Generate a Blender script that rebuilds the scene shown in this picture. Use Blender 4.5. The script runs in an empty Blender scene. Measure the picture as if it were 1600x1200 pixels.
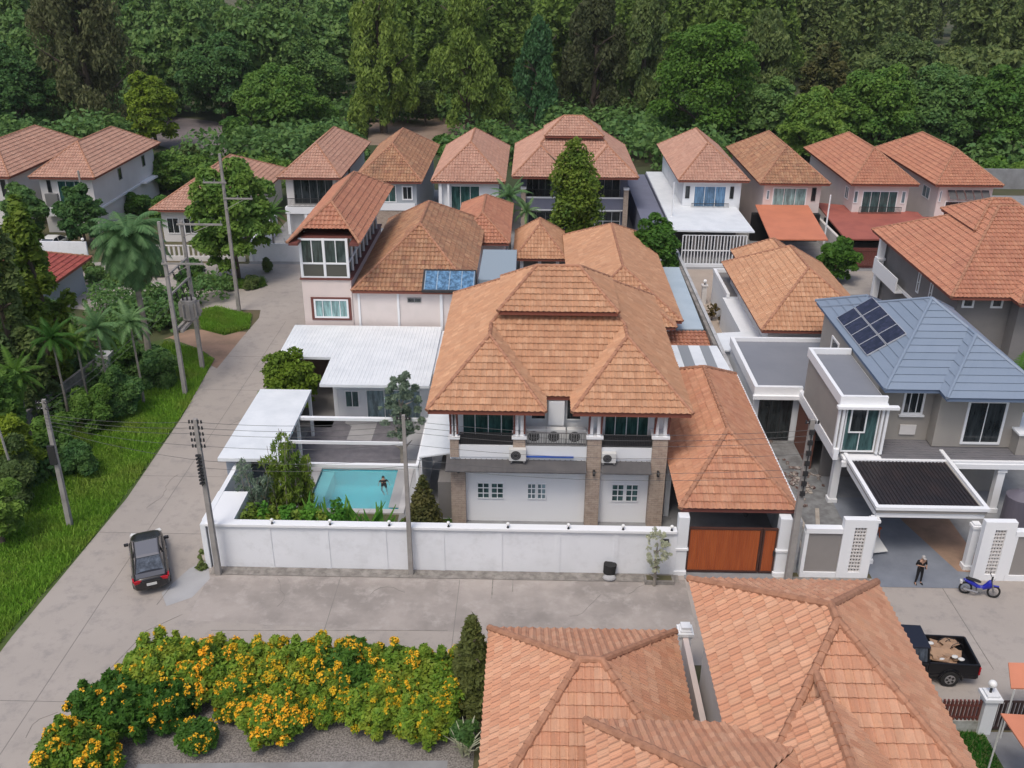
import bpy, bmesh, math, random
import numpy as np
from mathutils import Vector, Matrix, noise
R = math.radians
random.seed(7); rng = np.random.default_rng(7)
scene = bpy.context.scene
COL = scene.collection

# ------------------------------------------------------------------ camera
CAM_H = 29.0; FOC = 1482.73
_th, _yaw, _roll = R(24.9967), R(1.20365), R(0.292424)
FWD = Vector((-math.sin(_yaw)*math.cos(_th), math.cos(_yaw)*math.cos(_th), -math.sin(_th)))
_rt = Vector((math.cos(_yaw), math.sin(_yaw), 0)); _up = _rt.cross(FWD)
RT = _rt*math.cos(_roll) + _up*math.sin(_roll); UP = -_rt*math.sin(_roll) + _up*math.cos(_roll)
cd = bpy.data.cameras.new('camera'); cam = bpy.data.objects.new('camera', cd); COL.objects.link(cam)
cd.sensor_width = 36; cd.lens = 36*FOC/1600; cd.clip_end = 3000; cd.clip_start = 0.5
M = Matrix((RT, UP, -FWD)).transposed().to_4x4(); M.translation = (0, 0, CAM_H)
cam.matrix_world = M; scene.camera = cam
# ------------------------------------------------------------------ world, sun, exposure
SUN_EL, SUN_AZ = R(62), R(205)          # azimuth clockwise from +Y
w = bpy.data.worlds.new('World'); scene.world = w; w.use_nodes = True
nt = w.node_tree; bg = nt.nodes['Background']
sky = nt.nodes.new('ShaderNodeTexSky'); sky.sky_type = 'NISHITA'; sky.sun_disc = False
sky.sun_elevation = SUN_EL; sky.sun_rotation = SUN_AZ; sky.air_density = 1.0; sky.dust_density = 4.0; sky.ozone_density = 1.0
nt.links.new(sky.outputs[0], bg.inputs[0]); bg.inputs[1].default_value = 0.15
sl = bpy.data.lights.new('sun', 'SUN'); sl.energy = 1.3; sl.angle = R(18); sl.color = (1.0, 0.95, 0.88)
so = bpy.data.objects.new('sun', sl); COL.objects.link(so)
sd = Vector((math.sin(SUN_AZ)*math.cos(SUN_EL), math.cos(SUN_AZ)*math.cos(SUN_EL), math.sin(SUN_EL)))
so.rotation_euler = sd.to_track_quat('Z', 'Y').to_euler(); so.location = (0, 0, 60)
vs = scene.view_settings; vs.view_transform = 'Standard'; vs.look = 'None'; vs.gamma = 1; vs.exposure = 0.08
scene.cycles.max_bounces = 6; scene.cycles.transparent_max_bounces = 6

# ------------------------------------------------------------------ measuring (survey of the site from the photo)
def at(px, py, z=0.0):
    d = FWD + RT*((px-800)/FOC) - UP*((py-600)/FOC); s = (z-CAM_H)/d.z
    return d.x*s, d.y*s
def hgt(px, py, y):
    d = FWD + RT*((px-800)/FOC) - UP*((py-600)/FOC); s = y/d.y
    return CAM_H + d.z*s

# ------------------------------------------------------------------ materials
def newmat(name):
    m = bpy.data.materials.new(name); m.use_nodes = True
    return m, m.node_tree, m.node_tree.nodes['Principled BSDF']
def nd(nt, t, **k):
    n = nt.nodes.new(t)
    for a, b in k.items(): setattr(n, a, b)
    return n
def mixc(nt, fac, a, b, mode='MIX'):
    n = nd(nt, 'ShaderNodeMix', data_type='RGBA', blend_type=mode)
    for s, v in ((n.inputs[0], fac), (n.inputs[6], a), (n.inputs[7], b)):
        if hasattr(v, 'links'): nt.links.new(v, s)
        elif isinstance(v, (int, float)): s.default_value = v
        else: s.default_value = (*v, 1)
    return n.outputs[2]
def posn(nt, scale, detail=4, rough=.6, vec=None, stretch=None):
    if vec is None: vec = nd(nt, 'ShaderNodeNewGeometry').outputs['Position']
    if stretch:
        mp = nd(nt, 'ShaderNodeMapping'); mp.inputs['Scale'].default_value = stretch
        nt.links.new(vec, mp.inputs[0]); vec = mp.outputs[0]
    n = nd(nt, 'ShaderNodeTexNoise'); n.inputs['Scale'].default_value = scale
    n.inputs['Detail'].default_value = detail; n.inputs['Roughness'].default_value = rough
    nt.links.new(vec, n.inputs[0]); return n.outputs[0]
def ramp(nt, v, lo, hi):
    n = nd(nt, 'ShaderNodeMapRange'); n.inputs[1].default_value = lo; n.inputs[2].default_value = hi
    nt.links.new(v, n.inputs[0]); return n.outputs[0]
def bump(nt, b, h, strength, dist=.02):
    n = nd(nt, 'ShaderNodeBump'); n.inputs['Strength'].default_value = strength; n.inputs['Distance'].default_value = dist
    nt.links.new(h, n.inputs['Height']); nt.links.new(n.outputs[0], b.inputs['Normal'])
def surf(name, col, col2=None, scale=.7, lo=.35, hi=.7, rough=.8, col3=None, scale3=6, metal=0, bmp=0, bscale=20, stretch=None, spec=.4):
    m, nt, b = newmat(name)
    b.inputs['Roughness'].default_value = rough; b.inputs['Metallic'].default_value = metal
    b.inputs['Specular IOR Level'].default_value = spec
    c = None
    if col2: c = mixc(nt, ramp(nt, posn(nt, scale, stretch=stretch), lo, hi), col, col2)
    if col3: c = mixc(nt, ramp(nt, posn(nt, scale3, 6, .7), .5, .75), c if c is not None else col, col3)
    if c is not None: nt.links.new(c, b.inputs['Base Color'])
    else: b.inputs['Base Color'].default_value = (*col, 1)
    if bmp: bump(nt, b, posn(nt, bscale, 5, .7), bmp)
    return m
def tile_mat(name, cols, dirt=(.18, .10, .06), dirtamt=.35, tw=.30, th=.45, rough=.75):
    m, nt, b = newmat(name); b.inputs['Roughness'].default_value = rough; b.inputs['Specular IOR Level'].default_value = .35
    uv = nd(nt, 'ShaderNodeUVMap'); sp = nd(nt, 'ShaderNodeSeparateXYZ'); nt.links.new(uv.outputs[0], sp.inputs[0])
    cb = nd(nt, 'ShaderNodeCombineXYZ')
    for i, s in enumerate((tw, th)):
        dv = nd(nt, 'ShaderNodeMath', operation='DIVIDE'); dv.inputs[1].default_value = s; nt.links.new(sp.outputs[i], dv.inputs[0])
        fl = nd(nt, 'ShaderNodeMath', operation='FLOOR'); nt.links.new(dv.outputs[0], fl.inputs[0]); nt.links.new(fl.outputs[0], cb.inputs[i])
    wn = nd(nt, 'ShaderNodeTexWhiteNoise', noise_dimensions='3D'); nt.links.new(cb.outputs[0], wn.inputs[0])
    cr = nd(nt, 'ShaderNodeValToRGB'); nt.links.new(wn.outputs[0], cr.inputs[0]); el = cr.color_ramp.elements
    while len(el) < len(cols): el.new(.5)
    for i, c in enumerate(cols): el[i].position = i/(len(cols)-1); el[i].color = (*c, 1)
    c = cr.outputs[0]
    if tw < 1:
        cb2 = nd(nt, 'ShaderNodeCombineXYZ')
        for i, s in enumerate((tw/2, th)):
            dv = nd(nt, 'ShaderNodeMath', operation='DIVIDE'); dv.inputs[1].default_value = s; nt.links.new(sp.outputs[i], dv.inputs[0])
            fl = nd(nt, 'ShaderNodeMath', operation='FLOOR'); nt.links.new(dv.outputs[0], fl.inputs[0]); nt.links.new(fl.outputs[0], cb2.inputs[i])
        wn2 = nd(nt, 'ShaderNodeTexWhiteNoise', noise_dimensions='3D'); nt.links.new(cb2.outputs[0], wn2.inputs[0])
        sx = nd(nt, 'ShaderNodeMath', operation='MODULO'); sep2 = nd(nt, 'ShaderNodeSeparateXYZ'); nt.links.new(cb2.outputs[0], sep2.inputs[0]); nt.links.new(sep2.outputs[0], sx.inputs[0]); sx.inputs[1].default_value = 2
        ad2 = nd(nt, 'ShaderNodeMath', operation='ADD'); nt.links.new(wn2.outputs[0], ad2.inputs[0]); nt.links.new(sx.outputs[0], ad2.inputs[1])
        mr = nd(nt, 'ShaderNodeMapRange'); mr.inputs[1].default_value = 0; mr.inputs[2].default_value = 2; mr.inputs[3].default_value = .83; mr.inputs[4].default_value = 1.17; nt.links.new(ad2.outputs[0], mr.inputs[0])
        cbv = nd(nt, 'ShaderNodeCombineXYZ')
        for i in range(3): nt.links.new(mr.outputs[0], cbv.inputs[i])
        c = mixc(nt, 1.0, c, cbv.outputs[0], 'MULTIPLY')
    c = mixc(nt, ramp(nt, posn(nt, .35, 5, .65), .50, .80), c, dirt) if dirtamt <= 0 else c
    f = ramp(nt, posn(nt, .45, 6, .7), .45, .8); mm = nd(nt, 'ShaderNodeMath', operation='MULTIPLY'); mm.inputs[1].default_value = dirtamt
    nt.links.new(f, mm.inputs[0]); c = mixc(nt, mm.outputs[0], c, dirt)
    f = ramp(nt, posn(nt, 9, 3, .7), .45, .8); mm = nd(nt, 'ShaderNodeMath', operation='MULTIPLY'); mm.inputs[1].default_value = dirtamt*.8
    nt.links.new(f, mm.inputs[0]); c = mixc(nt, mm.outputs[0], c, dirt)
    st = posn(nt, 1.0, 4, .7, uv.outputs[0], (2.6, .22, 1)); f = ramp(nt, st, .52, .78); mm = nd(nt, 'ShaderNodeMath', operation='MULTIPLY'); mm.inputs[1].default_value = min(.5, dirtamt*.8)
    nt.links.new(f, mm.inputs[0]); c = mixc(nt, mm.outputs[0], c, tuple(v*.8 for v in dirt))
    nt.links.new(c, b.inputs['Base Color']); bump(nt, b, posn(nt, 30, 4, .7), .25, .01)
    return m
def leaf_mat(name, a, b2, c3=None, trans=.42, vscale=.5):
    m, nt, b = newmat(name); b.inputs['Roughness'].default_value = .6; b.inputs['Specular IOR Level'].default_value = .25
    g = nd(nt, 'ShaderNodeNewGeometry'); oi = nd(nt, 'ShaderNodeObjectInfo')
    c = mixc(nt, g.outputs['Random Per Island'], a, b2)
    if c3: c = mixc(nt, ramp(nt, posn(nt, vscale, 3, .6), .45, .7), c, c3)
    hs = nd(nt, 'ShaderNodeHueSaturation')
    v = nd(nt, 'ShaderNodeMapRange'); nt.links.new(oi.outputs['Random'], v.inputs[0]); v.inputs[3].default_value = .8; v.inputs[4].default_value = 1.25
    nt.links.new(v.outputs[0], hs.inputs['Value']); nt.links.new(c, hs.inputs['Color'])
    h = nd(nt, 'ShaderNodeMapRange'); nt.links.new(oi.outputs['Random'], h.inputs[0]); h.inputs[3].default_value = .515; h.inputs[4].default_value = .485
    nt.links.new(h.outputs[0], hs.inputs['Hue'])
    nt.links.new(hs.outputs[0], b.inputs['Base Color'])
    tr = nd(nt, 'ShaderNodeBsdfTranslucent'); nt.links.new(hs.outputs[0], tr.inputs[0])
    mx = nd(nt, 'ShaderNodeMixShader'); mx.inputs[0].default_value = trans
    out = nt.nodes['Material Output']; nt.links.new(b.outputs[0], mx.inputs[1]); nt.links.new(tr.outputs[0], mx.inputs[2]); nt.links.new(mx.outputs[0], out.inputs[0])
    return m
T = {}
T['orange'] = tile_mat('terracotta_tiles', [(0.474,0.247,0.140),(0.516,0.281,0.161),(0.491,0.263,0.150),(0.560,0.324,0.194),(0.456,0.237,0.134)], (0.300,0.152,0.097), .35)
T['near'] = tile_mat('salmon_tiles', [(0.514,0.251,0.152),(0.559,0.298,0.185),(0.501,0.237,0.140),(0.586,0.332,0.213),(0.537,0.277,0.162)], (0.360,0.199,0.138), .3)
T['gate'] = tile_mat('gate_tiles', [(0.480,0.232,0.133),(0.515,0.263,0.154),(0.463,0.217,0.125),(0.532,0.285,0.172),(0.488,0.245,0.144)], (0.330,0.117,0.097), .35)
T['brown'] = tile_mat('weathered_tiles', [(0.370,0.182,0.101),(0.446,0.239,0.131),(0.332,0.154,0.092),(0.476,0.276,0.160),(0.400,0.201,0.111)], (0.160,0.099,0.069), .75)
T['red'] = tile_mat('red_tiles', [(0.433,0.190,0.115),(0.463,0.212,0.128),(0.419,0.178,0.106),(0.478,0.231,0.140),(0.441,0.192,0.115)], (0.260,0.105,0.083), .4)
T['rear'] = tile_mat('rear_tiles', [(0.463,0.259,0.188),(0.503,0.292,0.213),(0.442,0.243,0.174),(0.517,0.311,0.227),(0.477,0.266,0.192)], (0.300,0.164,0.124), .4)
T['blue'] = tile_mat('blue_metal', [(.205,.255,.325), (.225,.275,.35), (.215,.265,.335)], (.15,.2,.28), .2, 30, .55, .45)
m_cap = surf('ridge_cap_clay', (.43,.215,.13), (.31,.15,.09), 3, .4, .65, .8)
m_white = surf('white_paint', (.76,.78,.80), (.69,.71,.73), .5, .4, .75, .7)
m_whiteclean = surf('white_trim', (.80,.81,.82), rough=.5)
m_whitemetal = surf('white_metal_sheet', (.74,.77,.79), (.64,.675,.70), .7, .4, .7, .45)
m_fence = surf('boundary_wall_paint', (.77,.785,.81), (.69,.705,.725), .35, .45, .8, .75, (.66,.67,.685), 1.3)
m_cream = surf('pale_render', (.66,.64,.62), (.58,.56,.54), .4, .4, .8, .8)
m_pink = surf('pale_pink_render', (.68,.58,.54), (.60,.52,.49), .5, .45, .8, .8)
m_pinker = surf('pinkish_white_render', (.70,.63,.60), (.62,.56,.53), .6, .45, .8, .8)
m_greyw = surf('grey_render', (.27,.25,.235), (.235,.22,.21), .6, .4, .8, .8)
m_greyd = surf('dark_grey_render', (.20,.19,.185), (.16,.155,.15), .6, .4, .8, .8)
m_beige = surf('beige_render', (.33,.31,.28), (.29,.27,.25), .6, .4, .8, .8)
m_lilac = surf('blue_grey_render', (.16,.17,.23), (.13,.14,.19), .6, .4, .8, .8)
m_concrete = surf('street_concrete', (.385,.345,.31), (.325,.29,.26), .12, .35, .7, .9, (.255,.235,.22), 1.1, bmp=.2, bscale=12)
m_street = surf('stained_concrete', (.37,.33,.30), (.25,.225,.205), .3, .38, .62, .9, (.42,.38,.35), 1.1, bmp=.3, bscale=14)
m_newconc = surf('fresh_concrete_patch', (.38,.38,.385), (.34,.34,.345), 1, .4, .7, .9)
m_dirtycon = surf('dirty_curb_concrete', (.30,.28,.255), (.18,.165,.15), 1.8, .35, .65, .9, (.11,.10,.09), 3, bmp=.4)
m_slab = surf('concrete_slab', (.27,.275,.28), (.20,.20,.205), .9, .35, .7, .85)
m_flat = surf('grey_roof_coating', (.215,.225,.25), (.19,.2,.225), .4, .35, .7, .7)
m_deck = surf('corrugated_grey', (.17,.165,.175), (.14,.14,.15), 1, .4, .7, .6)
m_stamp = surf('stamped_patio', (.19,.18,.195), (.125,.12,.135), 1.2, .35, .65, .65, bmp=.3, bscale=3)
m_tilef = surf('driveway_tiles', (.215,.235,.27), (.165,.18,.21), .8, .35, .7, .5)
m_dirt = surf('bare_earth', (.34,.22,.155), (.24,.165,.115), .8, .4, .7, .95, bmp=.4)
m_earth = surf('ground_earth', (.075,.085,.035), (.13,.10,.06), .15, .4, .65, .95, bmp=.4)
m_grassg = surf('grass_ground', (.06,.10,.022), (.085,.115,.03), .5, .4, .7, .95)
m_floor = surf('forest_floor', (.045,.06,.022), (.10,.085,.05), .04, .5, .7, .95)
m_gravel = surf('gravel', (.28,.255,.235), (.12,.11,.10), 14, .4, .6, .95, bmp=.8, bscale=18)
m_brick = None
m_wood = surf('varnished_wood', (.42,.105,.028), (.31,.065,.018), 2.2, .3, .7, .45, stretch=(3, 3, .25))
m_darkwood = surf('dark_timber', (.07,.028,.02), rough=.6)
m_maroon = surf('dark_red_trim', (.15,.05,.04), rough=.6)
m_fascia = surf('terracotta_fascia', (.23,.075,.05), rough=.7)
m_fasciaw = surf('pale_fascia', (.5,.48,.46), rough=.7)
m_dark = surf('dark_metal', (.03,.03,.032), rough=.5)
m_black = surf('opening_shade', (.008,.008,.009), rough=.9)  # near-black colour stands in for the shade inside openings
m_grey = surf('grey_metal', (.25,.25,.25), rough=.5, metal=.3)
m_polec = surf('pole_concrete', (.33,.31,.29), (.24,.225,.21), 1.5, .35, .7, .9)
m_bark = surf('bark', (.13,.10,.075), (.08,.06,.045), 3, .4, .7, .9)
m_barkp = surf('pale_bark', (.30,.27,.23), (.2,.18,.15), 3, .4, .7, .9)
m_awngrey = surf('dark_grey_awning', (.085,.082,.085), (.11,.105,.105), 1.5, .4, .7, .7)
m_orange = surf('orange_awning', (.56,.20,.11), (.49,.17,.095), .6, .4, .7, .6)
m_redroof = surf('red_sheet_roof', (.36,.11,.08), (.28,.085,.065), .6, .4, .7, .7)
m_lblue = surf('pale_blue_sheet', (.42,.50,.56), (.36,.44,.50), .5, .4, .7, .5)
m_rubber = surf('black_rubber', (.02,.02,.02), rough=.8)
m_skin = surf('skin', (.38,.22,.15), rough=.6)
m_hair = surf('black_hair', (.015,.013,.012), rough=.6)
m_plas = surf('white_plastic', (.62,.62,.60), rough=.4)
m_lamp = surf('lamp_globe', (.80,.80,.78), rough=.3)
def glass(name, col, rough=.08):
    m, nt, b = newmat(name); b.inputs['Roughness'].default_value = rough
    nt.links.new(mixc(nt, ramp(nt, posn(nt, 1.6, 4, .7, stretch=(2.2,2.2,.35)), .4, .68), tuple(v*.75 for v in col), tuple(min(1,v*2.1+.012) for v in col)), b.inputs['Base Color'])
    b.inputs['Specular IOR Level'].default_value = .6; return m
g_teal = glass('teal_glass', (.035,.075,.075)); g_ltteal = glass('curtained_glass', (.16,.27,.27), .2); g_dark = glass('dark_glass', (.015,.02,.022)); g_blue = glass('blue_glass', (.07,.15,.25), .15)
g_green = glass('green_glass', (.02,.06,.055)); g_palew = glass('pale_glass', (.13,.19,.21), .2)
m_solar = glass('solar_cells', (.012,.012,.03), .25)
def brick_mat(name, a, b2, mortar, s=1.0):
    m, nt, b = newmat(name); b.inputs['Roughness'].default_value = .9
    g = nd(nt, 'ShaderNodeNewGeometry'); sp = nd(nt, 'ShaderNodeSeparateXYZ'); nt.links.new(g.outputs['Position'], sp.inputs[0])
    ad = nd(nt, 'ShaderNodeMath', operation='ADD'); nt.links.new(sp.outputs[0], ad.inputs[0]); nt.links.new(sp.outputs[1], ad.inputs[1])
    cb = nd(nt, 'ShaderNodeCombineXYZ'); nt.links.new(ad.outputs[0], cb.inputs[0]); nt.links.new(sp.outputs[2], cb.inputs[1])
    br = nd(nt, 'ShaderNodeTexBrick'); nt.links.new(cb.outputs[0], br.inputs[0])
    br.inputs['Color1'].default_value = (*a, 1); br.inputs['Color2'].default_value = (*b2, 1); br.inputs['Mortar'].default_value = (*mortar, 1)
    br.inputs['Scale'].default_value = 1; br.inputs['Brick Width'].default_value = .34*s; br.inputs['Row Height'].default_value = .12*s; br.inputs['Mortar Size'].default_value = .012
    c = mixc(nt, ramp(nt, posn(nt, 4), .4, .7), br.outputs[0], (.42,.34,.27)); nt.links.new(c, b.inputs['Base Color'])
    bump(nt, b, br.outputs['Fac'], -.4); return m
m_brick = brick_mat('stone_cladding', (.42,.33,.27), (.33,.25,.20), (.22,.18,.15))

ORD = ('first','second','third','fourth','fifth','sixth','seventh','eighth','ninth','tenth','eleventh','twelfth','thirteenth','fourteenth','fifteenth','sixteenth')
# ------------------------------------------------------------------ object helpers
def tag(o, label=None, cat=None, group=None, kind=None):
    if label: o['label'] = label
    if cat: o['category'] = cat
    if group: o['group'] = group
    if kind: o['kind'] = kind
    return o
def empty(name, loc, label, cat, group=None, rz=0):
    o = bpy.data.objects.new(name, None); COL.objects.link(o); o.location = loc; o.rotation_euler = (0, 0, rz); o.empty_display_size = .3
    return tag(o, label, cat, group)
def root_of(o):
    while o.parent: o = o.parent
    return o
def link(name, me, parent=None):
    o = bpy.data.objects.new(name, me); COL.objects.link(o)
    if parent: o.parent = parent
    return o
def copy_tree(o, loc=None, parent=None, **t):
    c = o.copy(); COL.objects.link(c); c.parent = parent
    if loc is not None: c.location = loc
    for ch in o.children: copy_tree(ch, None, c)
    if t: tag(c, **t)
    return c
class MB:
    """collects shapes, then links them as ONE mesh object"""
    def __init__(s): s.v = []; s.f = []; s.uv = None
    def add(s, vs, fs):
        n = len(s.v); s.v += [tuple(p) for p in vs]; s.f += [tuple(i+n for i in f) for f in fs]; return s
    def box(s, x0, x1, y0, y1, z0, z1):
        return s.add([(x0,y0,z0),(x1,y0,z0),(x1,y1,z0),(x0,y1,z0),(x0,y0,z1),(x1,y0,z1),(x1,y1,z1),(x0,y1,z1)],
                     [(0,3,2,1),(4,5,6,7),(0,1,5,4),(1,2,6,5),(2,3,7,6),(3,0,4,7)])
    def obox(s, c, size, rz=0, rx=0, ry=0):
        m = Matrix.Translation(c) @ Matrix.Rotation(rz, 4, 'Z') @ Matrix.Rotation(ry, 4, 'Y') @ Matrix.Rotation(rx, 4, 'X')
        a, b, d = [k/2 for k in size]
        return s.add([m @ Vector(p) for p in ((-a,-b,-d),(a,-b,-d),(a,b,-d),(-a,b,-d),(-a,-b,d),(a,-b,d),(a,b,d),(-a,b,d))],
                     [(0,3,2,1),(4,5,6,7),(0,1,5,4),(1,2,6,5),(2,3,7,6),(3,0,4,7)])
    def prism(s, pts, z0, z1):
        n = len(pts); v = [(x, y, z0) for x, y in pts] + [(x, y, z1) for x, y in pts]
        return s.add(v, [tuple(range(n-1, -1, -1)), tuple(range(n, 2*n))] + [(i, (i+1) % n, (i+1) % n+n, i+n) for i in range(n)])
    def tube(s, p0, p1, r0, r1=None, n=8):
        r1 = r0 if r1 is None else r1; p0 = Vector(p0); p1 = Vector(p1); d = (p1-p0).normalized()
        a = d.orthogonal().normalized(); b = d.cross(a)
        v = [p0+(a*math.cos(2*math.pi*i/n)+b*math.sin(2*math.pi*i/n))*r0 for i in range(n)] + [p1+(a*math.cos(2*math.pi*i/n)+b*math.sin(2*math.pi*i/n))*r1 for i in range(n)]
        return s.add(v, [(i, (i+1) % n, (i+1) % n+n, i+n) for i in range(n)] + [tuple(range(n-1, -1, -1)), tuple(range(n, 2*n))])
    def chain(s, pts, rads, n=8):
        for i in range(len(pts)-1): s.tube(pts[i], pts[i+1], rads[i], rads[i+1], n)
        return s
    def ball(s, c, r, n=10, m=6):
        rx, ry, rz = r if isinstance(r, (tuple, list)) else (r, r, r); v = []; f = []
        for j in range(m+1):
            t = math.pi*j/m
            for i in range(n):
                p = 2*math.pi*i/n; v.append((c[0]+rx*math.sin(t)*math.cos(p), c[1]+ry*math.sin(t)*math.sin(p), c[2]+rz*math.cos(t)))
        for j in range(m):
            for i in range(n): f.append((j*n+i, (j+1)*n+i, (j+1)*n+(i+1) % n, j*n+(i+1) % n))
        return s.add(v, f)
    def xf(s, m):
        s.v = [tuple(m @ Vector(p)) for p in s.v]; return s
    def build(s, name, mat, parent=None, local=False, smooth=False, bevel=0, weld=False):
        off = Vector((0, 0, 0))
        if parent is not None and not local: off = root_of(parent).location
        me = bpy.data.meshes.new(name)
        me.from_pydata([(p[0]-off.x, p[1]-off.y, p[2]-off.z) for p in s.v], [], s.f); me.materials.append(mat)
        if s.uv:
            ul = me.uv_layers.new(name='UVMap'); fl = [c for u in s.uv for q in u for c in q]; ul.data.foreach_set('uv', fl)
        me.update()
        if weld or smooth:
            bm = bmesh.new(); bm.from_mesh(me)
            if weld: bmesh.ops.remove_doubles(bm, verts=bm.verts, dist=1e-4)
            if smooth:
                for f in bm.faces: f.smooth = True
            bm.to_mesh(me); bm.free()
        o = link(name, me, parent)
        if bevel:
            b = o.modifiers.new('bevel', 'BEVEL'); b.width = bevel; b.segments = 2; b.limit_method = 'ANGLE'
        return o
def box(name, m, parent, *a, **k): return MB().box(*a).build(name, m, parent, **k)

# ------------------------------------------------------------------ tiled roofs
TS, TF = .794, .555     # side slope, front slope
def tiles(mb, poly, fine=1, tw=.30, th=.45, flat=False):
    P3 = [Vector(p) for p in poly]; n = (P3[1]-P3[0]).cross(P3[-1]-P3[0]).normalized()
    if n.z < 0: n = -n
    ua = Vector((0, 0, 1)).cross(n).normalized(); va = n.cross(ua).normalized()
    if ua.dot(P3[1]-P3[0]) < 0: P3.reverse()
    zmin = min(P3, key=lambda p: p.dot(va)); o = P3[0].copy(); o += va*((zmin-o).dot(va)); o -= n*n.dot(o-P3[0])
    us = [(p-o).dot(ua) for p in P3]; vv = [(p-o).dot(va) for p in P3]
    u0 = math.floor(min(us)/tw)*tw; u1 = max(us)+tw; v1 = max(vv)
    du = {0: tw, 1: tw/4, 2: tw/8}[fine]; amp = {0: 0, 1: .022, 2: .028}[fine]
    if flat: du = (u1-u0); amp = 0
    nu = int(math.ceil((u1-u0)/du))+1; rows = int(math.ceil(v1/th))
    bm = bmesh.new(); prev = None; lip = .062 if not flat else .05; ov = .05 if not flat else 0
    for j in range(rows):
        for vpos, h in ((j*th-(ov if j else 0), lip), ((j+1)*th, .0)):
            row = []
            for i in range(nu):
                u = u0+i*du; hh = h+((.072*abs(math.sin(math.pi*u/tw))**.5+(.014*math.cos(4*math.pi*u/tw) if fine == 2 else 0)-.03) if amp else 0)
                if fine and not flat: hh += .007*math.sin(7.3*math.floor(u/tw+.01)+5.1*j)
                row.append(bm.verts.new(o+ua*u+va*vpos+n*hh))
            if prev:
                for i in range(nu-1): bm.faces.new((prev[i], prev[i+1], row[i+1], row[i]))
            prev = row
    c = sum(P3, Vector())/len(P3)
    for i in range(len(P3)):
        a, b = P3[i], P3[(i+1) % len(P3)]; pn = (b-a).cross(n)
        if pn.length < 1e-6: continue
        pn.normalize()
        if (c-a).dot(pn) > 0: pn = -pn
        bmesh.ops.bisect_plane(bm, geom=bm.verts[:]+bm.edges[:]+bm.faces[:], plane_co=a, plane_no=pn, clear_outer=True)
    if mb.uv is None: mb.uv = []
    bm.verts.ensure_lookup_table(); n0 = len(mb.v); seed = (abs(o.x*13.7+o.y*7.1) % 50)
    for k, v in enumerate(bm.verts): v.index = k; mb.v.append(tuple(v.co))
    for f in bm.faces:
        mb.f.append(tuple(v.index+n0 for v in f.verts)); cen = f.calc_center_median()
        cu = (cen-o).dot(ua); cv = (cen-o).dot(va); fu, fv = math.floor(cu/tw)*tw, math.floor(cv/th)*th
        mb.uv.append([(min(max((v.co-o).dot(ua), fu+.002), fu+tw-.002 if not flat else 1e9)+int(seed)*tw, min(max((v.co-o).dot(va), fv+.002), fv+th-.002)) for v in f.verts])
    bm.free(); return mb
def hip(x0, x1, y0, y1, z, ts=TS, tf=TF, rear='hip'):
    """faces (eave edge first) and hip/ridge lines of a hipped roof"""
    w = (x1-x0)/2; k = ts/tf; run = k*w; xm = (x0+x1)/2
    if rear == 'gable' or (y1-y0) >= 2*run:
        A = (xm, y0+run, z+ts*w); B = (xm, y1 if rear == 'gable' else y1-run, z+ts*w)
        F = [[(x0,y0,z),(x1,y0,z),A], [(x1,y0,z),(x1,y1,z),B,A], [(x0,y1,z),(x0,y0,z),A,B]]
        L = [((x0,y0,z),A), ((x1,y0,z),A), (A,B)]
        if rear != 'gable': F.append([(x1,y1,z),(x0,y1,z),B]); L += [((x0,y1,z),B), ((x1,y1,z),B)]
    else:
        m = (y1-y0)/2; i = m/k; A = (x0+i, y0+m, z+tf*m); B = (x1-i, y0+m, z+tf*m)
        F = [[(x0,y0,z),(x1,y0,z),B,A], [(x1,y0,z),(x1,y1,z),B], [(x1,y1,z),(x0,y1,z),A,B], [(x0,y1,z),(x0,y0,z),A]]
        L = [((x0,y0,z),A), ((x0,y1,z),A), ((x1,y0,z),B), ((x1,y1,z),B), (A,B)]
    return F, L
def ridge(mb, a, b, r=.11, seg=True, trim=0):
    a = Vector(a); b = Vector(b); d = b-a; L = d.length; d.normalize(); a = a+Vector((0, 0, .03)); 
    if not seg: return mb.tube(a, a+d*L, r*.8, r*.8, 6)
    n = max(1, int(L/.42)); s = L/n
    for i in range(n): mb.tube(a+d*(i*s), a+d*((i+1.12)*s), r*1.08, r*.82, 8)
    return mb
def roof(parent, parts, mat, fine=1, fascia=None, seg=True, rname='roof', rr=.11, flat=False, capm=None):
    """parts: list of (faces, lines, eave rectangle or None)"""
    mb = MB(); rb = MB(); fb = MB()
    for k, (F, L, rect) in enumerate(parts):
        for f in F: tiles(mb, f, fine, flat=flat, **({'th': .55, 'tw': .6} if flat else {}))
        for a, b in L: ridge(rb, a, b, rr, seg)
        if rect:
            x0, x1, y0, y1, z = rect; e = .05+.004*k; fb.box(x0+e, x1-e, y0+e, y1-e, z-.2-.005*k, z-.005+.003*k)
    o = mb.build(rname, mat, parent)
    if rb.v: rb.build('ridge_cap', capm or (m_cap if not flat else mat), o, smooth=False)
    if fb.v: fb.build('fascia', fascia or m_fascia, o)
    return o
def hiproof(parent, rects, mat, **k):
    parts = []
    for r in rects:
        x0, x1, y0, y1, z = r[:5]; kw = r[5] if len(r) > 5 else {}
        F, L = hip(x0, x1, y0, y1, z, **kw); parts.append((F, L, (x0, x1, y0, y1, z)))
    return roof(parent, parts, mat, **k)

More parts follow.
